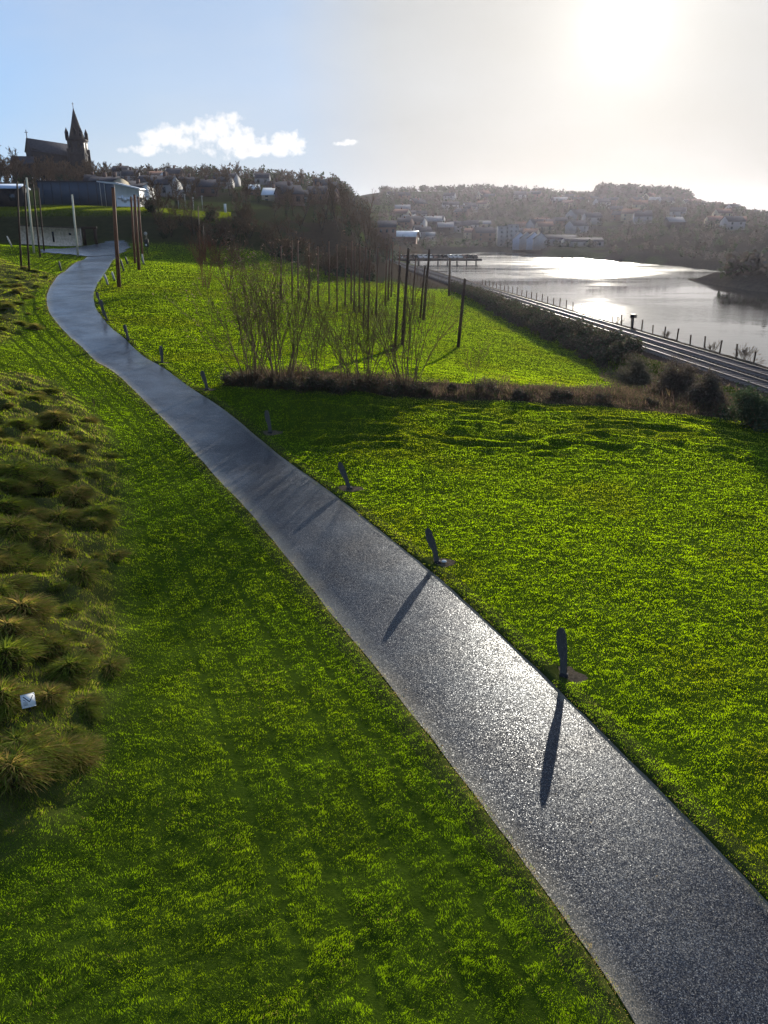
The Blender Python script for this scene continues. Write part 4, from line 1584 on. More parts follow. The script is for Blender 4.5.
# far woodland and hedgerow trees that read as one mass
def far_wood():
    r_ = np.random.default_rng(900)
    b = MB()
    n = 7000
    px = r_.uniform(380, 1000, n)
    Y = 270 + 920 * r_.random(n) ** 0.8
    x = (px - 384) / 833 * Y
    z = H(x, Y)
    ok = (z > -1.5) & (fbm(x / 60, Y / 45, 91, 3) > 0.36)
    x, Y, z = x[ok], Y[ok], z[ok]
    # plantation on the skyline and the treed tongue of land
    m = 340
    pr = r_.uniform(596, 735, m)
    Yr = r_.uniform(1010, 1080, m)
    xr_ = (pr - 384) / 833 * Yr
    x = np.r_[x, xr_]
    Y = np.r_[Y, Yr]
    z = np.r_[z, H(xr_, Yr)]
    sz = np.r_[r_.uniform(2.5, 5.5, len(x) - m), np.where(pr < 690, r_.uniform(8, 11, m), r_.uniform(4, 7, m))]
    m2 = 260
    xt = r_.uniform(88, 175, m2)
    Yt = 190 + 0.06 * (xt - 74) + r_.uniform(0, 28, m2)
    x = np.r_[x, xt]
    Y = np.r_[Y, Yt]
    z = np.r_[z, H(xt, Yt)]
    sz = np.r_[sz, r_.uniform(2.2, 4.2, m2)]
    # left skyline
    m3 = 380
    pl = r_.uniform(90, 390, m3)
    Yl = r_.uniform(440, 640, m3)
    xl = (pl - 384) / 833 * Yl
    x = np.r_[x, xl]
    Y = np.r_[Y, Yl]
    z = np.r_[z, H(xl, Yl)]
    sz = np.r_[sz, r_.uniform(2.0, 4.2, m3)]
    sz = sz * np.where((x > 0) & (Y > 240), np.clip(Y / 850, 0.45, 1.0), 1.0)
    n = len(x)
    per = 26
    c = np.repeat(np.c_[x, Y, z + sz * 0.9], per, axis=0)
    s = np.repeat(sz, per)
    d = r_.normal(0, 1, (n * per, 3))
    d /= np.linalg.norm(d, axis=1)[:, None]
    c = c + d * (s * 0.75 * r_.random(n * per) ** 0.4)[:, None] * np.array([0.9, 0.9, 1.1])
    a = r_.normal(0, 1, (n * per, 3))
    a /= np.linalg.norm(a, axis=1)[:, None]
    q = np.cross(a, d)
    q /= np.linalg.norm(q, axis=1)[:, None] + 1e-9
    w = (s * r_.uniform(0.16, 0.34, n * per))[:, None]
    V = np.stack([c - a * w, c + q * w * 0.6, c + a * w, c - q * w * 0.6], 1).reshape(-1, 3)
    kind = r_.random(n)
    col = np.where((kind < 0.6)[:, None], np.array([0.055, 0.045, 0.038]), np.array([0.03, 0.038, 0.02])) * r_.uniform(0.7, 1.3, (n, 1))
    b.add(V, np.arange(len(V)).reshape(-1, 4), np.repeat(col, per * 4, axis=0))
    o = b.build('woodland', M_LEAF)
    tag(o, 'hazy far woods and hedgerow trees on the hills', kind='stuff')


far_wood()

# ------------------------------------------------------------------ timber poles
POLES = [
    # base px, top px, width in px, material, label
    ((34, 253), (26.5, 178), 1.9, 'pale', 'tall pale timber pole in front of the stone wall, left of the shorter pale one'),
    ((78, 256), (72, 195), 1.9, 'pale', 'shorter pale timber pole at the tip of the grass by the path fork'),
    ((21, 268), (17, 182), 1.8, 'dark', 'dark timber pole standing at the crest of the rough bank, outermost of its bunch'),
    ((29, 271), (24, 181), 1.8, 'dark', 'dark timber pole nearest on the rough bank, just left of the tall pale pole'),
    ((40, 257), (33, 185), 1.6, 'dark', 'dark timber pole just right of the tall pale pole'),
    ((44, 251), (38.5, 188), 1.3, 'dark', 'thin dark timber pole close against the stone wall'),
    ((119, 287), (113, 188), 3.6, 'brown', 'stout reddish-brown timber pole on the lawn at the path bend'),
    ((135, 263), (131, 197), 2.2, 'brown', 'thin brown pole on the path side of a close pair'),
    ((139, 270), (134.5, 195), 2.8, 'brown', 'thicker brown pole of the close pair beyond the path bend'),
    ((143, 262), (138, 197), 2.0, 'brown', 'far brown pole half hidden behind the close pair'),
    ((200, 262), (198, 206), 1.3, 'grey', 'thin grey pole by the reddish shrub, taller of two'),
    ((205, 262), (203, 226), 1.1, 'grey', 'thin grey pole by the reddish shrub, shorter of two'),
    ((458, 347), (465, 279), 3.2, 'dark', 'stout dark pole alone on the lower lawn by the railway hedge with long shadow'),
    ((423, 320), (429.5, 250), 2.6, 'dark', 'tallest dark pole of the touching pair near the railway'),
    ((420, 318), (425, 266), 2.0, 'dark', 'shorter dark pole of the touching pair near the railway'),
    ((402, 345), (408.5, 249), 3.0, 'dark', 'very tall dark pole nearest behind the fan-shaped shrub'),
    ((395, 347), (400, 266), 2.6, 'dark', 'dark pole left of the very tall one behind the fan-shaped shrub'),
    ((449, 296), (450, 258), 2.2, 'grey', 'grey pole at the far end of the railway hedge'),
]
GROVE = [((292, 297), (292, 240)), ((298, 300), (298, 240)), ((309, 300), (309, 243)), ((329, 304), (329, 241)), ((337, 312), (337, 244)), ((345, 306), (346, 246)), ((351, 304), (352, 241)), ((354, 312), (355, 246)),
         ((359, 312), (360, 244)), ((363, 329), (366, 247)), ((368, 330), (370, 250)), ((376, 318), (378, 248)), ((385, 306), (387, 245)), ((388, 300), (390, 250)), ((391, 297), (393, 242)), ((397, 305), (400, 246)), ((318, 306), (318, 246)), ((281, 300), (281, 246)), ((412, 305), (416, 258))]
PTINT = {'dark': (0.55, 0.55, 0.55), 'brown': (1.5, 1.0, 0.8), 'grey': (1.1, 1.15, 1.2), 'pale': (1, 1, 1), 'grove': (1.25, 1.1, 1.15)}


def pole(base, top, wpx, kind, label, group=None):
    p = hit(*base)
    z = float(H(p[0], p[1]))
    e = on_y(top[0], top[1], p[1])
    r = wpx / 2 * (p[1] * 0.94 + 3) / FPX
    t = thing('timber_pole', label, 'pole', (p[0], p[1], z), group)
    d = e - np.array([p[0], p[1], z])
    b = MB()
    b.tube([(0, 0, -0.4), d * 0.5 + np.array([0, 0, 0]), d], [r * 1.08, r, r * 0.85], 10, PTINT[kind])
    b.build('shaft', M_PALEPOLE if kind == 'pale' else M_POLE, t, smooth_=False)
    c = MB()
    dn = d / np.linalg.norm(d)
    c.tube([d + dn * 0.003, d + dn * 0.07], [r * 0.95, r * 0.80], 10, (0.8, 0.8, 0.8))
    c.build('cap', M_BLACK if kind != 'pale' else M_PALEPOLE, t)
    return t


for bse, tp, w, kd, lab in POLES:
    pole(bse, tp, w, kd, lab)
for bse, tp in GROVE:
    pole(bse, tp, 1.5, 'grove', 'slender dark timber pole in the grove of poles on the lower lawn', 'grove of poles on the lower lawn')

# ------------------------------------------------------------------ leaning marker boards along the path
MARK_LAB = ['nearest leaning timber marker by the path with bare soil at its foot', 'second leaning timber marker, a pale stone at its foot, casting a shadow on the path', 'third leaning marker, before the shadowed part of the path',
            'fourth leaning marker, in the shade of the bare shrubs', 'fifth leaning marker, at the path end of the bramble strip', 'sixth leaning marker, alone on the bright lawn beyond the brambles', 'seventh leaning marker, where the path starts to bend',
            'eighth leaning marker, first of three close together inside the path bend', 'middle one of three close leaning markers inside the path bend', 'farthest of three close leaning markers inside the path bend']


def marker_mesh(matr, s=1.0, w=1.0):
    out = [(-0.055, -0.15), (0.075, -0.15), (0.082, 0.35), (0.085, 0.75), (0.075, 1.10), (0.045, 1.20), (-0.02, 1.225), (-0.085, 1.18), (-0.135, 1.06), (-0.155, 0.86), (-0.135, 0.66), (-0.085, 0.50), (-0.062, 0.38)]
    o = np.array(out) * s
    o[:, 0] *= w
    o[:, 0] -= 0.11 * np.clip(o[:, 1] / 1.2, 0, 1) ** 2
    b = MB()
    b.prism(o, -0.045 * s, 0.045 * s)
    return b


def markers():
    from mathutils import Matrix
    px = [((563, 676), 1.0), ((437, 563), 1.0), ((349, 489), 1.0), ((270, 433), 1.0), ((207, 390), 1.0), ((162, 363), 1.0), ((128, 340), 1.0), ((107, 321), 1.0), ((103, 313), 1.0), ((100, 304), 1.0)]
    for i, ((x, y), s) in enumerate(px):
        p = hit(x, y)
        z = float(H(p[0], p[1]))
        t = thing('leaning_marker', MARK_LAB[i], 'marker post', (p[0], p[1], z), 'leaning markers along the path', rz=R(-12 + 9 * ((i * 37) % 5 - 2)))
        lean = Matrix.Rotation(R(-20), 4, 'X') @ Matrix.Rotation(R([-7, -14, -12, -12, -10, -12, -12, -12, -12, -12][i]), 4, 'Y')
        b = marker_mesh(M_MARK, s * 0.97, 0.98)
        o = b.build('board', M_MARK, t)
        o.matrix_local = lean
        bv = o.modifiers.new('bevel', 'BEVEL')
        bv.width = 0.012
        bv.segments = 2
        # foot plate
        f = MB()
        f.box((0.02, -0.02, 0.03), (0.24, 0.2, 0.10), 0.2, taper=0.8)
        f.build('footing', M_DSTONE, t)
        # bare soil
        r_ = np.random.default_rng(60 + i)
        n = 16
        vs = []
        for k in range(n):
            a = k / n * 2 * math.pi
            rr = (0.58 if i < 4 else 0.46) * r_.uniform(0.7, 1.15)
            vs.append((p[0] + rr * math.cos(a) * 1.15, p[1] + rr * math.sin(a) * 0.7))
        g = MB()
        g.add([(q[0], q[1], float(H(*q)) + 0.006) for q in vs] + [(p[0], p[1], z + 0.03)], [[k, (k + 1) % n, n] for k in range(n)])
        tag(g.build('bare_soil', M_SOIL), kind='structure')
    # same markers farther on, sky reflection put into a paler colour
    far = [((108, 285), (104.5, 274)), ((114.6, 280.5), (112, 271.5)), ((123.7, 271), (120.5, 259)), ((127.7, 264), (125.3, 256.5)), ((143.5, 264), (142, 254)), ((12, 247), (7, 236)), ((61, 271), (59, 261))]
    labs = ['pale leaning board nearest at the foot of the stout brown pole', 'pale leaning board between path and stout brown pole, second along the verge', 'long pale leaning board just beyond the stout brown pole', 'short pale leaning board where the upper path meets the lawn',
            'pale leaning board leaning behind the close pair of brown poles', 'pale leaning board in the dark hollow left of the stone wall', 'dull leaning board on the bright grass tip by the path fork']
    for ((bx, by), (tx, ty)), lab in zip(far, labs):
        p = hit(bx, by)
        z = float(H(p[0], p[1]))
        e = on_y(tx, ty, p[1] + 0.3)
        t = thing('leaning_board', lab, 'marker post', (p[0], p[1], z), 'pale leaning boards by the upper path')
        b = MB()
        d = e - np.array([p[0], p[1], z])
        q = np.array([0.09, -0.03, 0])
        w = np.array([0.02, 0.05, 0])
        V = [-q - w, q - w, q + w, -q + w, d * .7 - q * 1.5 - w, d * .7 + q - w, d * .7 + q + w, d * .7 - q * 1.5 + w, d - q * .6 - w, d + q * .4 - w, d + q * .4 + w, d - q * .6 + w]
        F = [[0, 3, 2, 1], [0, 1, 5, 4], [1, 2, 6, 5], [2, 3, 7, 6], [3, 0, 4, 7], [4, 5, 9, 8], [5, 6, 10, 9], [6, 7, 11, 10], [7, 4, 8, 11], [8, 9, 10, 11]]
        b.add(V, F)
        b.build('board', M_CONC_SKY if lab[0] == 'p' else M_MARK, t)  # pale colour imitates sky reflected off the dark timber
        f = MB()
        f.box((0, 0, 0.02), (0.3, 0.24, 0.1), 0.3, taper=0.8)
        f.build('footing', M_DSTONE, t)


markers()


# pale stone by the second marker
def stone():
    p = hit(444, 563)
    r_ = np.random.default_rng(4)
    b = MB()
    m, kk = 9, 5
    vv = []
    for q in range(kk):
        ph = -0.6 + q / (kk - 1) * 2.1
        for k in range(m):
            a = k / m * 6.283
            rr = 0.07 * math.cos(ph) * r_.uniform(0.85, 1.15)
            vv.append((rr * math.cos(a) * 1.3, rr * math.sin(a), 0.045 * math.sin(ph) + 0.03))
    ff = [[q * m + k, q * m + (k + 1) % m, (q + 1) * m + (k + 1) % m, (q + 1) * m + k] for q in range(kk - 1) for k in range(m)]
    b.add(vv, ff)
    b.add([vv[(kk - 1) * m + k] for k in range(m)], [list(range(m))])
    o = b.build('stone', M_WHITE, smooth_=True)
    o.location = (p[0], p[1], float(H(p[0], p[1])) + 0.03)
    tag(o, 'small white stone lying at the foot of the second leaning marker', 'stone')


stone()


# small notice panel in the tussocks
def notice():
    p = hit(31, 716, 6)
    z = float(H(p[0], p[1]))
    t = thing('notice_panel', 'small square white notice panel with grey lines among the tussocks', 'sign', (p[0], p[1], z), rz=R(27))
    b = MB()
    b.box((0, 0.06, 0.18), (0.05, 0.05, 0.45))
    b.build('post', M_BLACK, t)
    from mathutils import Matrix
    mt = Matrix.Translation((0, 0, 0.40)) @ Matrix.Rotation(R(42), 4, 'X')
    b = MB()
    b.box((0, 0, 0), (0.30, 0.30, 0.02))
    t.scale = (0.8, 0.8, 0.9)
    o = b.build('panel', M_WHITE, t)
    o.matrix_local = mt
    g = MB()

    def stroke(a, c, w, zz=0.0135):
        a, c = np.array(a), np.array(c)
        d = (c - a) / np.linalg.norm(c - a)
        nrm = np.array([-d[1], d[0]]) * w / 2
        g.add([(*(a - nrm), zz), (*(c - nrm), zz), (*(c + nrm), zz), (*(a + nrm), zz)], [[0, 1, 2, 3]])
    stroke((-0.10, 0.11), (0.03, -0.04), 0.022)
    stroke((0.03, -0.036), (0.12, 0.10), 0.018)
    for k in range(4):
        stroke((-0.12, -0.03 - 0.025 * k), (-0.02 + 0.01 * (k % 2), -0.03 - 0.025 * k), 0.008)
    stroke((-0.11, 0.04), (-0.05, -0.01), 0.012)
    gm = g.build('print', M_SLATE, o)
    f = MB()
    for a in ((0.155, 0, 0.01, 0.33), (-0.155, 0, 0.01, 0.33)):
        f.box((a[0], a[1], 0), (0.012, 0.30, 0.026))
    for s in (-0.155, 0.155):
        f.box((0, s, 0), (0.322, 0.012, 0.026))
    f.build('frame', M_METAL, o)


notice()


# thin post with a pale plate beyond the upper lawn
def plate_post():
    p = hit(148, 257)
    z = float(H(p[0], p[1]))
    s = p[1] / FPX
    t = thing('sign_post', 'slim dark post with pale round plate and small notice beyond the upper lawn', 'sign', (p[0], p[1], z))
    b = MB()
    b.tube([(0, 0, -0.2), (0, 0, 22 * s)], 0.045, 8)
    b.build('post', M_BLACK, t)
    b = MB()
    b.tube([(0, -0.10, 21 * s), (0, -0.05, 21 * s)], 1.6 * s, 14)
    b.build('round_plate', M_CONC_SKY, t)
    b = MB()
    b.box((-0.0, -0.09, 12.5 * s), (4.0 * s, 0.05, 6.5 * s))
    b.build('notice', M_BLACK, t)
    b = MB()
    b.box((-0.08, -0.125, 10.8 * s), (1.7 * s, 0.012, 1.8 * s))
    b.build('label', M_WHITE, t)


plate_post()


# ------------------------------------------------------------------ railway
def strip_along(y0, y1, step, offs, z, b, col=None):
    ys = np.arange(y0, y1 + step, step)
    k = len(offs)
    V = []
    for y in ys:
        for o, zz in zip(offs, z):
            V.append((float(xr(y)) + o, y, zz))
    idx = np.arange(len(ys) * k).reshape(len(ys), k)
    F = np.stack([idx[:-1, :-1], idx[:-1, 1:], idx[1:, 1:], idx[1:, :-1]], -1).reshape(-1, 4)
    b.add(V, F, col)


def railway():
    b = MB()
    strip_along(20, 322, 3, [-3.9, -3.3, -3.0, 0, 3.0, 3.4, 4.1], [-1.15, -1.0, -0.84, -0.82, -0.84, -1.0, -1.2], b)
    tag(b.build('trackbed', M_BALLAST), kind='structure')
    th = math.atan(0.12)
    for tr, (c, lab) in enumerate(((-1.55, 'railway track on the hedge side of the riverside line'), (1.55, 'railway track on the river side of the riverside line'))):
        t = thing('railway_track', lab, 'railway track', (float(xr(61)) + c, 61, -0.82), 'riverside railway tracks')
        for s in (-0.75, 0.75):
            b = MB()
            ys = np.arange(20, 322, 3.0)
            prof = [(-0.07, 0.10), (-0.016, 0.13), (-0.016, 0.20), (-0.035, 0.21), (-0.035, 0.25), (0.035, 0.25), (0.035, 0.21), (0.016, 0.20), (0.016, 0.13), (0.07, 0.10)]
            V = [(-0.12 * (y - 61) + s + q[0], y - 61, q[1]) for y in ys for q in prof]
            k = len(prof)
            idx = np.arange(len(ys) * k).reshape(len(ys), k)
            F = np.stack([idx[:-1, :-1], idx[:-1, 1:], idx[1:, 1:], idx[1:, :-1]], -1).reshape(-1, 4)
            b.add(V, F)
            b.build('rail', M_RAIL, t)
        sl = MB()
        sl.box((0, 0, 0.05), (2.5, 0.26, 0.11), -0.0)
        s0 = sl.build('sleeper', M_SLEEPER, t)
        s0.location = (-0.12 * (54 - 61), 54 - 61, 0)
        s0.rotation_euler = (0, 0, th)
        for k in range(1, 100):
            y = 54 + 0.68 * k
            s = s0.copy()
            COL.objects.link(s)
            s.parent = t
            s.location = (-0.12 * (y - 61), y - 61, 0)
        rest = MB()
        for k in range(100, 390):
            y = 54 + 0.68 * k
            rest.box((-0.12 * (y - 61), y - 61, 0.05), (2.5, 0.26, 0.11), th)
        tag(rest.build('sleepers', M_SLEEPER, t), kind='stuff')


railway()


def fence():
    p = MB()
    p.box((0, 0, 0.55), (0.11, 0.11, 1.3), 0.12, (0.6, 0.6, 0.6))
    p.box((0, 0, 1.225), (0.15, 0.15, 0.05), 0.12, (0.5, 0.5, 0.5))
    y, k, first = 62.0, 0, None
    r = random.Random(9)
    while y < 175:
        x = float(xr(y)) + 4.9
        if first is None:
            o = first = p.build('fence_post', M_POLE)
        else:
            o = first.copy()
            COL.objects.link(o)
        o.location = (x, y, float(H(x, y)) - 0.1)
        o.rotation_euler = (r.uniform(-0.06, 0.06), r.uniform(-0.06, 0.06), r.uniform(0, 1))
        o.scale = (1, 1, r.uniform(0.85, 1.12))
        tag(o, 'weathered timber fence post between the railway and the river', 'fence post', 'fence posts along the river bank')
        y += 2.95
        k += 1
    # trackside lamp / signal head
    p0 = hit(626, 333)
    y = 96.0
    x = float(xr(y)) + 4.4
    t = thing('trackside_signal', 'short black trackside signal with a wide head beside the rails', 'signal', (x, y, float(H(x, y))))
    b = MB()
    b.tube([(0, 0, -0.2), (0, 0, 1.25)], [0.14, 0.11], 10)
    b.build('post', M_BLACK, t)
    b = MB()
    b.box((0, 0, 1.48), (0.75, 0.4, 0.42), 0.1, taper=0.85)
    b.build('head', M_BLACK, t)
    b = MB()
    b.box((0, -0.25, 1.60), (0.85, 0.2, 0.05), 0.1)
    b.build('hood', M_BLACK, t)
    for i, (yy, hh, st, lab) in enumerate(((73.5, 1.5, 18, 'spreading bare shrub on the river edge by the nearest fence posts'), (79.5, 1.1, 10, 'small bare shrub on the river edge between two fence posts'), (89.5, 0.9, 10, 'tiny bare shrub behind the fence, near the black trackside signal'), (103, 1.0, 9, 'wispy bare shrub beyond the black trackside signal'))):
        x = float(xr(yy)) + 5.6
        t = thing('riverside_shrub', lab, 'shrub', (x, yy, float(H(x, yy)) - 0.05), 'bare shrubs on the river edge')
        b_, _ = stem_shrub(700 + i, hh, st, 0.65, 5, (0.9, 0.8, 0.7), None, 2, 0.02, 0.008)
        b_.build('stems', M_TWIG, t)


fence()


# ------------------------------------------------------------------ buildings
def house(name, label, cx, cy, w, d, h, rh, wall, roof, rz=0, group=None, windows=(3, 2), chim=1, z=None, cat='house', flat=False):
    z0 = float(H(cx, cy)) - 0.3 if z is None else z
    t = thing(name, label, cat, (cx, cy, z0), group, rz)
    b = MB()
    if flat:
        b.box((0, 0, h / 2), (w, d, h))
    else:
        hw = d / 2
        # gable along X: profile in YZ extruded over X
        o = [(-hw, 0), (hw, 0), (hw, h), (0, h + rh), (-hw, h)]
        n = 5
        V = [(-w / 2, q[0], q[1]) for q in o] + [(w / 2, q[0], q[1]) for q in o]
        b.add(V, [[0, 1, 6, 5], [1, 2, 7, 6], [2, 3, 8, 7], [3, 4, 9, 8], [4, 0, 5, 9]])
        c0 = b.n - 10
        b.f += [np.array([[c0 + 4, c0 + 3, c0 + 2, c0 + 1, c0]]), np.array([[c0 + 5, c0 + 6, c0 + 7, c0 + 8, c0 + 9]])]
        b.m += [np.zeros(1, int), np.zeros(1, int)]
    b.build('wall', wall, t)
    r = MB()
    if flat:
        r.box((0, 0, h + 0.15), (w + 0.5, d + 0.5, 0.3))
    else:
        ov, th = 0.35, 0.18
        sl = rh / (d / 2)
        for s in (-1, 1):
            y0, z0_ = 0, h + rh + 0.02
            y1, z1_ = s * (d / 2 + ov), h - ov * sl + 0.02
            V = [(-w / 2 - .2, y0, z0_), (w / 2 + .2, y0, z0_), (w / 2 + .2, y1, z1_), (-w / 2 - .2, y1, z1_)]
            V += [(v[0], v[1], v[2] + th) for v in V]
            r.add(V, [[0, 1, 2, 3], [7, 6, 5, 4], [0, 4, 5, 1], [1, 5, 6, 2], [2, 6, 7, 3], [3, 7, 4, 0]])
    ro = r.build('roof', roof, t)
    for k in range(chim):
        c = MB()
        c.box(((k - (chim - 1) / 2) * w * 0.7, 0, h + rh + 0.5), (0.9, 0.6, 1.6))
        c.build('chimney', M_BRICK, ro)
    nx, nz = windows
    for i in range(nx):
        for j in range(nz):
            g = MB()
            g.box((-w / 2 + (i + 0.5) * w / nx, -d / 2 - 0.02, h / nz * (j + 0.55)), (min(1.1, w / nx * 0.5), 0.08, min(1.4, h / nz * 0.5)))
            g.build('window', M_GLASSD, t)
    return t


def by_px(px, py, Y):
    p = on_y(px, py, Y)
    return float(p[0]), float(p[2])


def buildings():
    # dark blue-grey hall and its pale wall on the upper park
    x0, zt = by_px(38, 182, 193)
    x1, _ = by_px(110, 181, 193)
    w = x1 - x0
    base = float(H((x0 + x1) / 2, 193)) - 0.5
    t = thing('hall', 'low dark blue-grey flat-roofed hall under the church', 'building', ((x0 + x1) / 2, 197, base))
    h = zt - base
    b = MB()
    b.box((0, 0, h / 2), (w, 9, h))
    b.build('wall', M_BLUE, t)
    b = MB()
    b.box((0, 0, h + 0.12), (w + 0.4, 9.4, 0.25))
    b.build('roof', M_SLATE, t)
    for k in range(8):
        c = MB()
        c.box((-w / 2 + (k + 0.5) * w / 8, -4.53, h * 0.5), (0.12, 0.06, h * 0.96))
        c.build('cladding_joint', M_SLATE, t)
    # pale gable wall
    x0, zt = by_px(97, 182, 181)
    x1, zt2 = by_px(139, 190, 181)
    base = float(H((x0 + x1) / 2, 181)) - 0.4
    xa, _ = by_px(115, 190, 181)
    t = thing('pale_building', 'pale grey flat building with faded marks, right of the dark blue hall', 'building', (xa, 181, base))
    o = [(0, 0), (x1 - xa, 0), (x1 - xa, zt2 - base), (0, zt - base - 0.2)]
    b = MB()
    b.prism(o, 0, 6)
    b.build('wall', M_WHITE, t)
    r = random.Random(2)
    g = MB()
    x_ = 0.4
    while x_ < x1 - xa - 0.7:
        w_ = r.uniform(0.4, 0.8)
        g.box((x_ + w_ / 2, -0.02, (zt2 - base) * r.uniform(0.45, 0.6)), (w_ + 0.02, 0.03, r.uniform(0.5, 1.5)))
        x_ += w_
    g.build('faded_print', M_METAL, t)
    b = MB()
    b.prism([(-(xa - x0), zt - base - 0.0), (0.1, zt - base - 0.35), (x1 - xa + 0.3, zt2 - base + 0.05), (x1 - xa + 0.3, zt2 - base + 0.3), (0.1, zt - base - 0.05), (-(xa - x0), zt - base + 0.25)], -0.3, 6.3)
    b.build('roof', M_METAL, t)
    for px in (100, 104.5):
        x, _ = by_px(px, 200, 180.2)
        c = MB()
        c.tube([(x - xa, -0.8 + 0.9, 0), (x - xa, 0.1, zt - base)], 0.07, 8)
        c.build('column', M_CONC_SKY, t)
    x, z = by_px(146, 199, 183)
    t = thing('canopy', 'small white tilted canopy roof beside the pale building', 'canopy', (x, 183, float(H(x, 183)) - 0.2))
    hh = z - t.location.z
    b = MB()
    b.prism([(-1.6, hh + 0.3), (1.6, hh - 0.35), (1.6, hh - 0.25), (-1.6, hh + 0.42)], -1.2, 1.2)
    b.build('roof', M_WHITE, t)
    for q in (-1.2, 1.2):
        b = MB()
        b.tube([(q, 0, 0), (q, 0, hh - q * 0.1)], 0.06, 8)
        b.build('post', M_METAL, t)
    # stone retaining wall
    pA, pB = hit(19, 249.5), hit(79.5, 251)
    Y = 144.0
    xa, za = by_px(18.5, 226, Y)
    xb, zb = by_px(79.5, 228.5, Y)
    gb = float(H((xa + xb) / 2, Y)) - 0.6
    t = thing('stone_wall', 'buff rubble stone wall with a dark slit behind the poles', 'wall', ((xa + xb) / 2, Y, gb))
    w = xb - xa
    b = MB()
    b.prism([(-w / 2, 0), (w / 2, 0), (w / 2, zb - gb), (-w / 2, za - gb)], 0, 0.6)
    b.build('masonry', M_STONE, t)
    b = MB()
    b.prism([(-w / 2 - .05, za - gb + .002), (w / 2 + .05, zb - gb + .002), (w / 2 + .05, zb - gb + .14), (-w / 2 - .05, za - gb + .14)], -0.08, 0.68)
    b.build('coping', M_DSTONE, t)
    xs, zs = by_px(53, 235, Y)
    b = MB()
    b.box((xs - (xa + xb) / 2, -0.01, zs - gb - 0.3), (0.32, 0.06, 1.7))
    b.build('slit', M_BLACK, t)
    xs, zs = by_px(70, 234, Y)
    b = MB()
    b.tube([(xs - (xa + xb) / 2, -0.03, zs - gb), (xs - (xa + xb) / 2, 0.02, zs - gb)], 0.22, 12)
    b.build('drain', M_BLACK, t)
    # dark shelter frame right of the wall: two posts and a lintel
    xa, za = by_px(82, 229, 145)
    xb, _ = by_px(96, 229, 145)
    gb = float(H((xa + xb) / 2, 145)) - 0.2
    t = thing('timber_portal', 'dark timber portal of two posts and a beam right of the stone wall', 'portal', ((xa + xb) / 2, 145, gb))
    w = xb - xa
    for s in (-1, 1):
        b = MB()
        b.box((s * w * 0.4, 0, (za - gb) / 2), (0.45, 0.4, za - gb), 0, (0.4, 0.4, 0.45))
        b.build('post', M_POLE, t)
    b = MB()
    b.box((0, 0, za - gb + 0.2), (w * 1.1, 0.5, 0.4), 0, (0.4, 0.4, 0.45))
    b.build('beam', M_POLE, t)
    # low blue-roofed shed on the left edge
    x, z = by_px(4, 187, 175)
    house('shed', 'low shed with pale blue roof left of the poles', x, 177, 6.5, 5, z - float(H(x, 177)), 0.8, M_DSTONE, M_BLUER, 0, None, (2, 1), 0, cat='shed')

    # church on the hill
    Yc = 372.0
    xt, zs = by_px(73, 107, Yc)
    _, zbase = by_px(73, 186, Yc)
    _, ztow = by_px(73, 141, Yc)
    x0, zr = by_px(31, 139.5, Yc)
    _, zr2 = by_px(63, 147, Yc)
    zb = min(zbase, float(H(xt, Yc))) - 2
    t = thing('church', 'dark stone church with tall spire on the hilltop', 'church', (xt, Yc, zb))
    b = MB()
    ht = ztow - zb
    b.box((0, 0, ht / 2), (6.6, 6.6, ht))
    for sx in (-1, 1):
        for sy in (-1, 1):
            b.box((sx * 3.3, sy * 3.3, ht * 0.42), (1.1, 1.1, ht * 0.84), taper=0.8)
    b.box((0, 0, ht * 0.72), (7.0, 7.0, 0.5))
    b.box((0, 0, ht + 0.3), (7.3, 7.3, 0.8))
    tw = b.build('tower', M_DSTONE, t)
    for s in (-1, 1):
        for a in (0, 1):
            g = MB()
            if a == 0:
                g.prism([(s * 1.6 - 0.7, ht * 0.76), (s * 1.6 + 0.7, ht * 0.76), (s * 1.6 + 0.7, ht * 0.9), (s * 1.6, ht * 0.96), (s * 1.6 - 0.7, ht * 0.9)], -3.36, -3.2)
            else:
                g.box((3.32, s * 1.6, ht * 0.86), (0.1, 1.4, ht * 0.2))
            g.build('belfry_opening', M_BLACK, tw)
    b = MB()
    hs = zs - ztow
    n = 8
    ring = lambda r_, z_: [(r_ * math.cos((k + .5) * math.pi / 4), r_ * math.sin((k + .5) * math.pi / 4), z_) for k in range(n)]
    b.add(ring(3.4, ht + 0.7) + ring(1.75, ht + 0.7 + (hs - 0.7) * 0.45) + [(0, 0, ht + hs)],
          [[k, (k + 1) % n, n + (k + 1) % n, n + k] for k in range(n)])
    c0 = b.n - 17
    b.f.append(np.array([[c0 + n + k, c0 + n + (k + 1) % n, c0 + 16] for k in range(n)]))
    b.m.append(np.zeros(n, int))
    sp = b.build('spire', M_DSTONE, t)
    b = MB()
    b.tube([(0, 0, ht + hs - 0.3), (0, 0, ht + hs + 1.8)], 0.12, 6)
    b.box((0, 0, ht + hs + 1.2), (0.9, 0.15, 0.15))
    b.build('cross', M_BLACK, sp)
    for sx in (-1, 1):
        for sy in (-1, 1):
            b = MB()
            b.box((sx * 3.1, sy * 3.1, ht + 1.9), (1.2, 1.2, 2.5))
            b.box((sx * 3.1, sy * 3.1, ht + 4.1), (1.2, 1.2, 1.9), taper=0.05)
            b.build('pinnacle', M_DSTONE, t)
    for s in (-1, 1):
        b = MB()
        b.prism([(s * 0 - 1.3, ht + 0.7), (1.3, ht + 0.7), (1.0, ht + 3.6), (0, ht + 5.6), (-1.0, ht + 3.6)], s * 2.4, s * 3.0)
        b.build('lucarne', M_DSTONE, sp)
    # nave: ridge falls a little to the tower in the picture because it runs away from us
    L = xt - x0
    hw = 4.2
    dy = 14.0
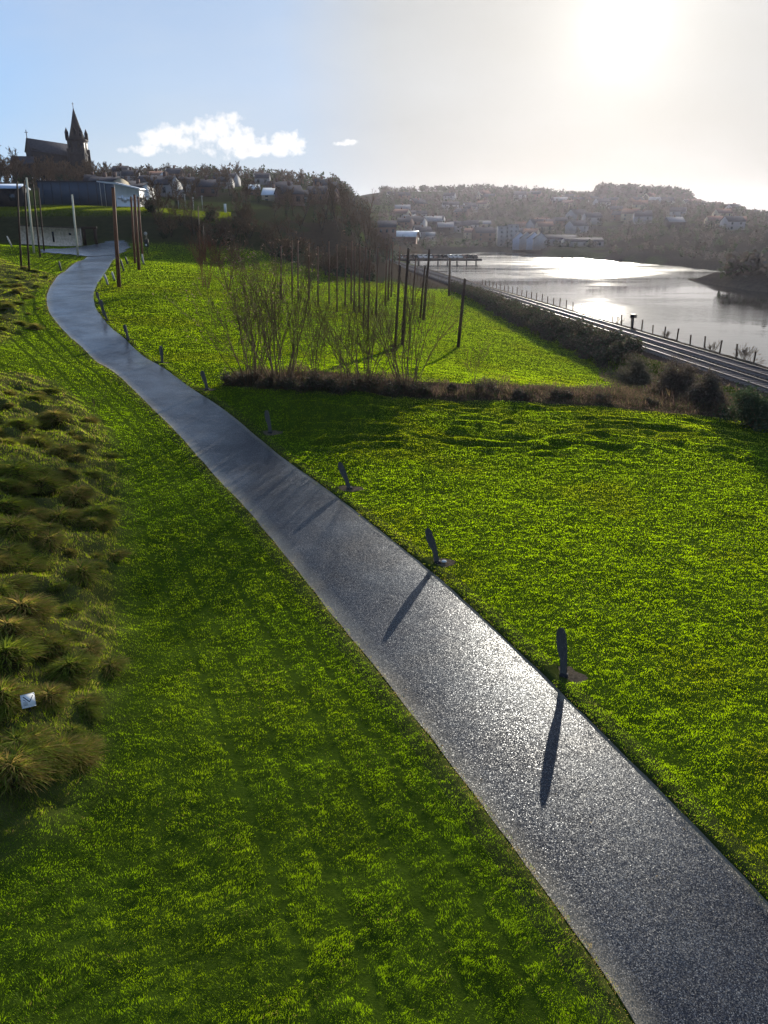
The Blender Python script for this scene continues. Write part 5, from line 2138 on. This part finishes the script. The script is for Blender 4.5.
    e1 = np.array([-L, -4.0, zr - zb])
    e2 = np.array([-3.8, 10.0, zr2 - zb + 1.2])
    dirv = (e2 - e1)
    nrm = np.array([-dirv[1], dirv[0], 0])
    nrm /= np.linalg.norm(nrm)
    b = MB()
    V = []
    for e in (e1, e2):
        V += [e + nrm * hw + [0, 0, -e[2]], e + nrm * hw + [0, 0, -4.6], e + [0, 0, -0.25], e - nrm * hw + [0, 0, -4.6], e - nrm * hw + [0, 0, -e[2]]]
    b.add(V, [[0, 1, 6, 5], [1, 2, 7, 6], [2, 3, 8, 7], [3, 4, 9, 8]])
    c0 = b.n - 10
    b.f += [np.array([[c0, c0 + 4, c0 + 3, c0 + 2, c0 + 1]]), np.array([[c0 + 5, c0 + 6, c0 + 7, c0 + 8, c0 + 9]])]
    b.m += [np.zeros(1, int)] * 2
    nv = b.build('nave', M_DSTONE, t)
    b = MB()
    for s in (-1, 1):
        q = nrm * s * (hw + 0.5)
        a0, a1 = e1 + [-0.4, 0, 0.05], e2 + [0, 0, 0.05]
        V = [a0, a1, a1 + q + [0, 0, -5.2], a0 + q + [0, 0, -5.2]]
        V = V + [v + np.array([0, 0, 0.25]) for v in V]
        b.add(V, [[0, 1, 2, 3], [7, 6, 5, 4], [0, 4, 5, 1], [1, 5, 6, 2], [2, 6, 7, 3], [3, 7, 4, 0]])
    b.build('roof', M_SLATE, t)
    b = MB()
    b.tube([e1 + [0, 0, -0.2], e1 + [0, 0, 3.4]], 0.16, 6)
    b.box(e1 + [0, 0, 2.4], (1.4, 0.2, 0.2))
    b.build('gable_cross', M_DSTONE, t)
    for k in range(5):
        f = (k + 0.8) / 6
        c = e1 + dirv * f - nrm * (hw + 0.03)
        g = MB()
        g.box((c[0], c[1], (zr - zb) * 0.35), (1.1, 0.12, 4.2), math.atan2(dirv[1], dirv[0]))
        g.build('lancet_window', M_GLASSD, nv)
        g = MB()
        c = e1 + dirv * (f + 0.07) - nrm * (hw + 0.5)
        g.box((c[0], c[1], (zr - zb - 6.5) * 0.42), (0.9, 1.1, (zr - zb - 6.5) * 0.84), math.atan2(dirv[1], dirv[0]), taper=0.75)
        g.build('buttress', M_DSTONE, nv)
    # chancel, lower and darker to the left
    x2, z2 = by_px(20, 157, Yc - 6)
    house('church_hall', 'low dark stone hall abutting the end of the church', x2 + 2.0, Yc - 8, 9, 8, z2 - float(H(x2, Yc - 8)) - 2.6, 3, M_DSTONE, M_SLATE, 0.2, None, (4, 1), 0, cat='church hall')

    # gravestones: white flecks below the church
    r = random.Random(8)
    g0 = None
    for (px, py) in ((23.5, 163.5), (37.5, 165.5), (47.5, 166), (51, 168), (54, 171), (54.8, 169), (60, 168.5), (30, 165), (43, 169), (66, 172)):
        Y = 330
        x, z = by_px(px, py, Y)
        gz = float(H(x, Y))
        sc = r.uniform(0.7, 1.1)
        if g0 is None:
            t = g0 = thing('gravestone', 'tall white gravestone on the slope below the church', 'gravestone', (x, Y, gz), 'white gravestones below the church')
            b = MB()
            b.prism([(-0.55, 0.4), (0.55, 0.4), (0.55, 1.9), (0.3, 2.4), (-0.3, 2.4), (-0.55, 1.9)], -0.15, 0.15)
            b.build('slab', M_WHITE, t)
            b = MB()
            b.box((0, 0, 0.1), (1.5, 0.8, 0.6))
            b.build('plinth', M_CONC_SKY, t)
        else:
            dup(g0, (x, Y, gz), r.uniform(-0.3, 0.3), sc)

    # houses right of the hall
    for i, (px, py, Y, w, h, rh, wall, roof, lab) in enumerate([
            (116, 187, 236, 3.6, 4.6, 1.4, M_CREAM, M_SLATE, 'tall cream gabled house with chimney right of the dark hall'),
            (106, 187, 250, 8, 3.6, 1.8, M_BRICK, M_SLATE, 'brown brick house rising behind the dark hall'),
            (127, 190, 244, 7, 3.0, 1.8, M_BLUER, M_SLATE, 'pale blue house with slate roof beside the tall cream house'),
            (139, 192, 240, 5.5, 2.8, 1.5, M_WHITE, M_SLATE, 'white row house at the lower end beside the pale blue house'),
            (149, 180, 310, 6, 3.2, 2.2, M_WHITE, M_SLATE, 'white house among bare trees above the upper park'),
            (168, 183, 320, 7, 3.2, 2.2, M_CREAM, M_SLATE, 'cream house among bare trees right of the white house'),
            (157, 176, 360, 6.5, 3.2, 2.2, M_WHITE, M_BRICK, 'white house with red-brown roof near the hill crest'),
            (274, 197, 290, 7, 2.2, 2.2, M_CREAM, M_METAL, 'bungalow with pale shining roof in the wooded hillside'),
            (253, 186, 310, 4.5, 2.0, 1.6, M_BRICK, M_METAL, 'small house with pale roof above the bungalow')]):
        x, z = by_px(px, py, Y)
        house('house', lab, x, Y, w, 8, h, rh, wall, roof, R(-20 + 17 * (i % 3)), None, (2, 2), 1)
    r = random.Random(21)
    hp = []
    for k in range(22):
        px, Y = r.uniform(95, 330), r.uniform(250, 420)
        x = (px - 384) / 833 * Y
        v = k % 2
        lab, grp = (('small pale house half hidden in the bare trees of the church hill', 'pale houses on the church hill'), ('small brick house half hidden in the bare trees of the church hill', 'brick houses on the church hill'))[v]
        if k < 2:
            hp.append(house('hill_house', lab, x, Y, 7, 6, 3.2, 2.2, (M_HILLW, M_BRICK)[v], M_SLATE, r.uniform(-0.5, 0.5), grp, (2, 1), 1))
        else:
            dup(hp[v], (x, Y, float(H(x, Y)) - 0.3), r.uniform(-0.5, 0.5), r.uniform(0.85, 1.2), lab, grp)
    # slim pale posts on the upper park
    for i, px in enumerate((178, 185, 193, 202)):
        p = (float((px - 384) / 833 * 195), 195.0)
        t = thing('slim_post', 'slim pale post on the crest of the upper park grass', 'post', at(*p), 'slim pale posts on the upper park')
        b = MB()
        b.tube([(0, 0, -0.2), (0, 0, 2.6 + 0.5 * (i % 2))], 0.08, 8)
        b.build('shaft', M_CONC_SKY, t)
        b = MB()
        b.box((0, 0, 2.75 + 0.5 * (i % 2)), (0.34, 0.2, 0.3))
        b.build('head', M_CONC_SKY, t)
    x, z = by_px(225, 205, 176)
    t = thing('end_panel', 'small white upright panel at the end of the lit park grass', 'panel', at(x, 176), None)
    b = MB()
    b.box((0, 0, 0.9), (0.5, 0.12, 1.8))
    b.build('board', M_WHITE, t)
    b = MB()
    b.box((0, 0.12, 0.7), (0.12, 0.1, 1.9))
    b.build('post', M_METAL, t)

    # town by the river
    q = hit(405, 243, 120)
    x, Y = float(q[0]), float(q[1])
    z = gz = float(H(x, Y)) - 0.4
    t = thing('barn', 'long barn with curved shining white roof at the river head', 'barn', (x, Y, gz), rz=R(72))
    b = MB()
    w, hh = 8.0, 3.4
    arc = [(w / 2 * math.cos(a), hh + 2.6 * math.sin(a)) for a in np.linspace(0, math.pi, 11)]
    b.prism([(-w / 2, 0), (w / 2, 0)] + arc, -7, 7)
    b.build('wall', M_BRICK, t)
    b = MB()
    oo = [((w / 2 + 0.3) * math.cos(a), hh + 0.05 + 2.85 * math.sin(a)) for a in np.linspace(0, math.pi, 11)]
    for k in range(10):
        (xa, za), (xb, zb) = oo[k], oo[k + 1]
        V = [(xa, -7.4, za), (xb, -7.4, zb), (xb, 7.4, zb), (xa, 7.4, za)]
        V += [(q[0] * 1.02, q[1], q[2] + 0.12) for q in V]
        b.add(V, [[0, 1, 2, 3], [7, 6, 5, 4], [0, 4, 5, 1], [1, 5, 6, 2], [2, 6, 7, 3], [3, 7, 4, 0]])
    b.build('roof', M_METAL, t)
    b = MB()
    b.box((0.5, -7.05, hh * 0.45), (3.2, 0.1, hh * 0.8))
    b.build('door', M_BLACK, t)
    for (px, py, Y, w, d, h, rh, wall, roof, lab, fl, win) in [
            (430, 241, 380, 5, 6, 3, 1.6, M_HILLW, M_DULLR, 'small shed with bright white roof right of the curved barn', False, (2, 1)),
            (387, 243, 362, 8, 10, 7, 2.5, M_BRICK, M_SLATE, 'brick warehouse left of the curved barn', False, (3, 2)),
            (503, 246, 530, 7.5, 9, 12.5, 0, M_HILLW, M_SLATE, 'tall pale block of flats on the waterfront, left one of two', True, (2, 5)),
            (512, 246, 532, 6.0, 9, 13.5, 0, M_HILLW, M_SLATE, 'tall pale block of flats on the waterfront, right one of two', True, (2, 5)),
            (519, 249, 522, 5.2, 8, 7, 3.4, M_BLUER, M_SLATE, 'first pale blue gabled house beside the waterfront flats', False, (2, 3)),
            (526, 249, 518, 5.2, 8, 7, 3.4, M_HILLW, M_SLATE, 'second gabled house from the waterfront flats, white', False, (2, 3)),
            (533, 249, 514, 5.2, 8, 7, 3.4, M_BLUER, M_SLATE, 'third gabled house from the flats, pale blue', False, (2, 3)),
            (539.5, 249, 510, 5.2, 8, 6.5, 3.4, M_HILLW, M_SLATE, 'fourth gabled house from the flats, the lowest', False, (2, 3)),
            (558, 245, 505, 20, 12, 4, 2.2, M_HILLW, M_SLATE, 'long waterfront shed with grey sloping roof', False, (5, 1)),
            (582, 246, 470, 22, 11, 3, 1.8, M_HILLW, M_SLATE, 'long low grey shed farther along the far bank', False, (5, 1)),
            (455, 232, 620, 9, 8, 5, 3, M_HILLW, M_SLATE, 'pale gabled house on the town rise, leftmost of the pale row', False, (2, 2)),
            (464, 232, 622, 9, 8, 5, 3, M_CREAM, M_SLATE, 'cream gabled house in the middle of the pale row on the town rise', False, (2, 2)),
            (472, 231, 624, 9, 8, 5, 3, M_HILLW, M_SLATE, 'white gabled house next to the bright roof on the town rise', False, (2, 2)),
            (482, 229, 630, 13, 9, 4, 2.2, M_CREAM, M_DULLR, 'building with the bright white roof on the town rise', False, (3, 1))]:
        q = hit(px, py, 120)
        sc_ = q[1] / Y
        x, Y = float(q[0]), float(q[1])
        sc_ = min(sc_, 1.25)
        w, d, h, rh = w * sc_, d * sc_, h * sc_, rh * sc_
        z = z0 = float(H(x, Y)) - 0.4
        house('waterfront_building', lab, x, Y, w, d, h + (z - z0), rh, wall, roof, R(90) if w < 5.5 and not fl else 0, None, win, 0, z=z0, cat='building', flat=fl)
    # many small houses on the hills
    r = random.Random(12)
    protos = []
    kinds = [(M_HILLW, M_SLATE, 'small pale house with slate roof on the far hazy hill', 'pale houses on the far hill'),
             (M_BRICK, M_SLATE, 'small red brick house on the far hazy hill', 'brick houses on the far hill'),
             (M_CREAM, M_BRICK, 'small cream house with reddish roof on the far hazy hill', 'cream houses on the far hill'),
             (M_DSTONE, M_DULLR, 'small dark house with pale grey roof on the far hazy hill', 'dark houses with pale roofs on the far hill')]
    n = 0
    while n < 95:
        px = r.uniform(385, 770)
        Y = r.uniform(540, 1000)
        if px > 600:
            Y = r.uniform(470, 950)
        x = (px - 384) / 833 * Y
        if float(H(x, Y)) < 1.0 or vnoise(x / 70, Y / 70, 13) < 0.42:
            continue
        k = r.choice([0, 0, 0, 1, 2, 2, 3]) if n % 9 == 0 or n % 3 else 1
        wl, rf, lab, grp = kinds[k]
        pk = [q for q in protos if q[0] == k]
        rz = r.uniform(-0.6, 0.6)
        if not pk:
            t = house('hill_house', lab, x, Y, 11, 8, 4.8, 2.8, wl, rf, rz, grp, (2, 2), 1)
            protos.append((k, t))
        else:
            dup(pk[0][1], (x, Y, float(H(x, Y)) - 0.4), rz, r.uniform(0.8, 1.3), lab, grp)
        n += 1
    # jetty with parked cars
    xa, _ = by_px(394, 254, 322)
    xb, _ = by_px(482, 258, 322)
    t = thing('jetty', 'long dark low jetty reaching out into the river', 'jetty', ((xa + xb) / 2, 326, WATER_Z))
    b = MB()
    b.box((0, 0, 2.0), (xb - xa, 9, 0.8))
    b.build('deck', M_DSTONE, t)
    for k in range(9):
        b = MB()
        b.tube([(-(xb - xa) / 2 + (k + 0.6) * (xb - xa) / 9.2, -4.2, -1.5), (-(xb - xa) / 2 + (k + 0.6) * (xb - xa) / 9.2, -4.2, 2.9)], 0.28, 8)
        b.build('pile', M_BLACK, t)
    b = MB()
    b.box((0, -4.3, 2.7), (xb - xa, 0.1, 0.12))
    b.build('handrail', M_BLACK, t)
    cols = [(M_WHITE, 'white'), (M_METAL, 'silver'), (M_BLACK, 'black'), (M_BRICK, 'dark red')]
    first = {}
    for k in range(16):
        px = 400 + k * 5.0
        Y = 326.5
        x, _ = by_px(px, 250, Y)
        m, cn = cols[(k * 7 + k // 3) % 4]
        lab, grp = '%s car parked on the deck of the dark jetty' % cn, '%s cars parked on the jetty' % cn
        loc = (x, Y, WATER_Z + 2.402)
        if cn not in first:
            t = first[cn] = thing('parked_car', lab, 'car', loc, grp, rz=R(8))
            b = MB()
            b.prism([(-0.85, 0.3), (0.85, 0.3), (0.88, 0.75), (0.8, 0.9), (-0.8, 0.9), (-0.88, 0.75)], -2.1, 2.1)
            b.prism([(-0.78, 0.9), (0.78, 0.9), (0.62, 1.42), (-0.62, 1.42)], -1.1, 1.5)
            b.build('body', m, t)
            for sx in (-0.8, 0.8):
                for sy in (-1.3, 1.3):
                    b = MB()
                    b.tube([(sx - 0.1, sy, 0.32), (sx + 0.1, sy, 0.32)], 0.32, 12)
                    b.build('wheel', M_BLACK, t)
            b = MB()
            b.prism([(-0.66, 0.98), (0.66, 0.98), (0.56, 1.34), (-0.56, 1.34)], -1.13, -1.09)
            b.build('windscreen', M_GLASSD, t)
        else:
            dup(first[cn], loc, R(8 + (k % 3) * 3))


buildings()

# ------------------------------------------------------------------ haze
m, nt, out = new_mat('haze')
v = nt.nodes.new('ShaderNodeVolumePrincipled')
v.inputs['Color'].default_value = (0.88, 0.86, 1.0, 1)
v.inputs['Density'].default_value = HAZE_DENSITY
v.inputs['Anisotropy'].default_value = 0.65
nt.links.new(v.outputs[0], out.inputs['Volume'])
b = MB()
b.box((0, 1250, 46), (5200, 3000, 110))
tag(b.build('haze', m), kind='stuff')
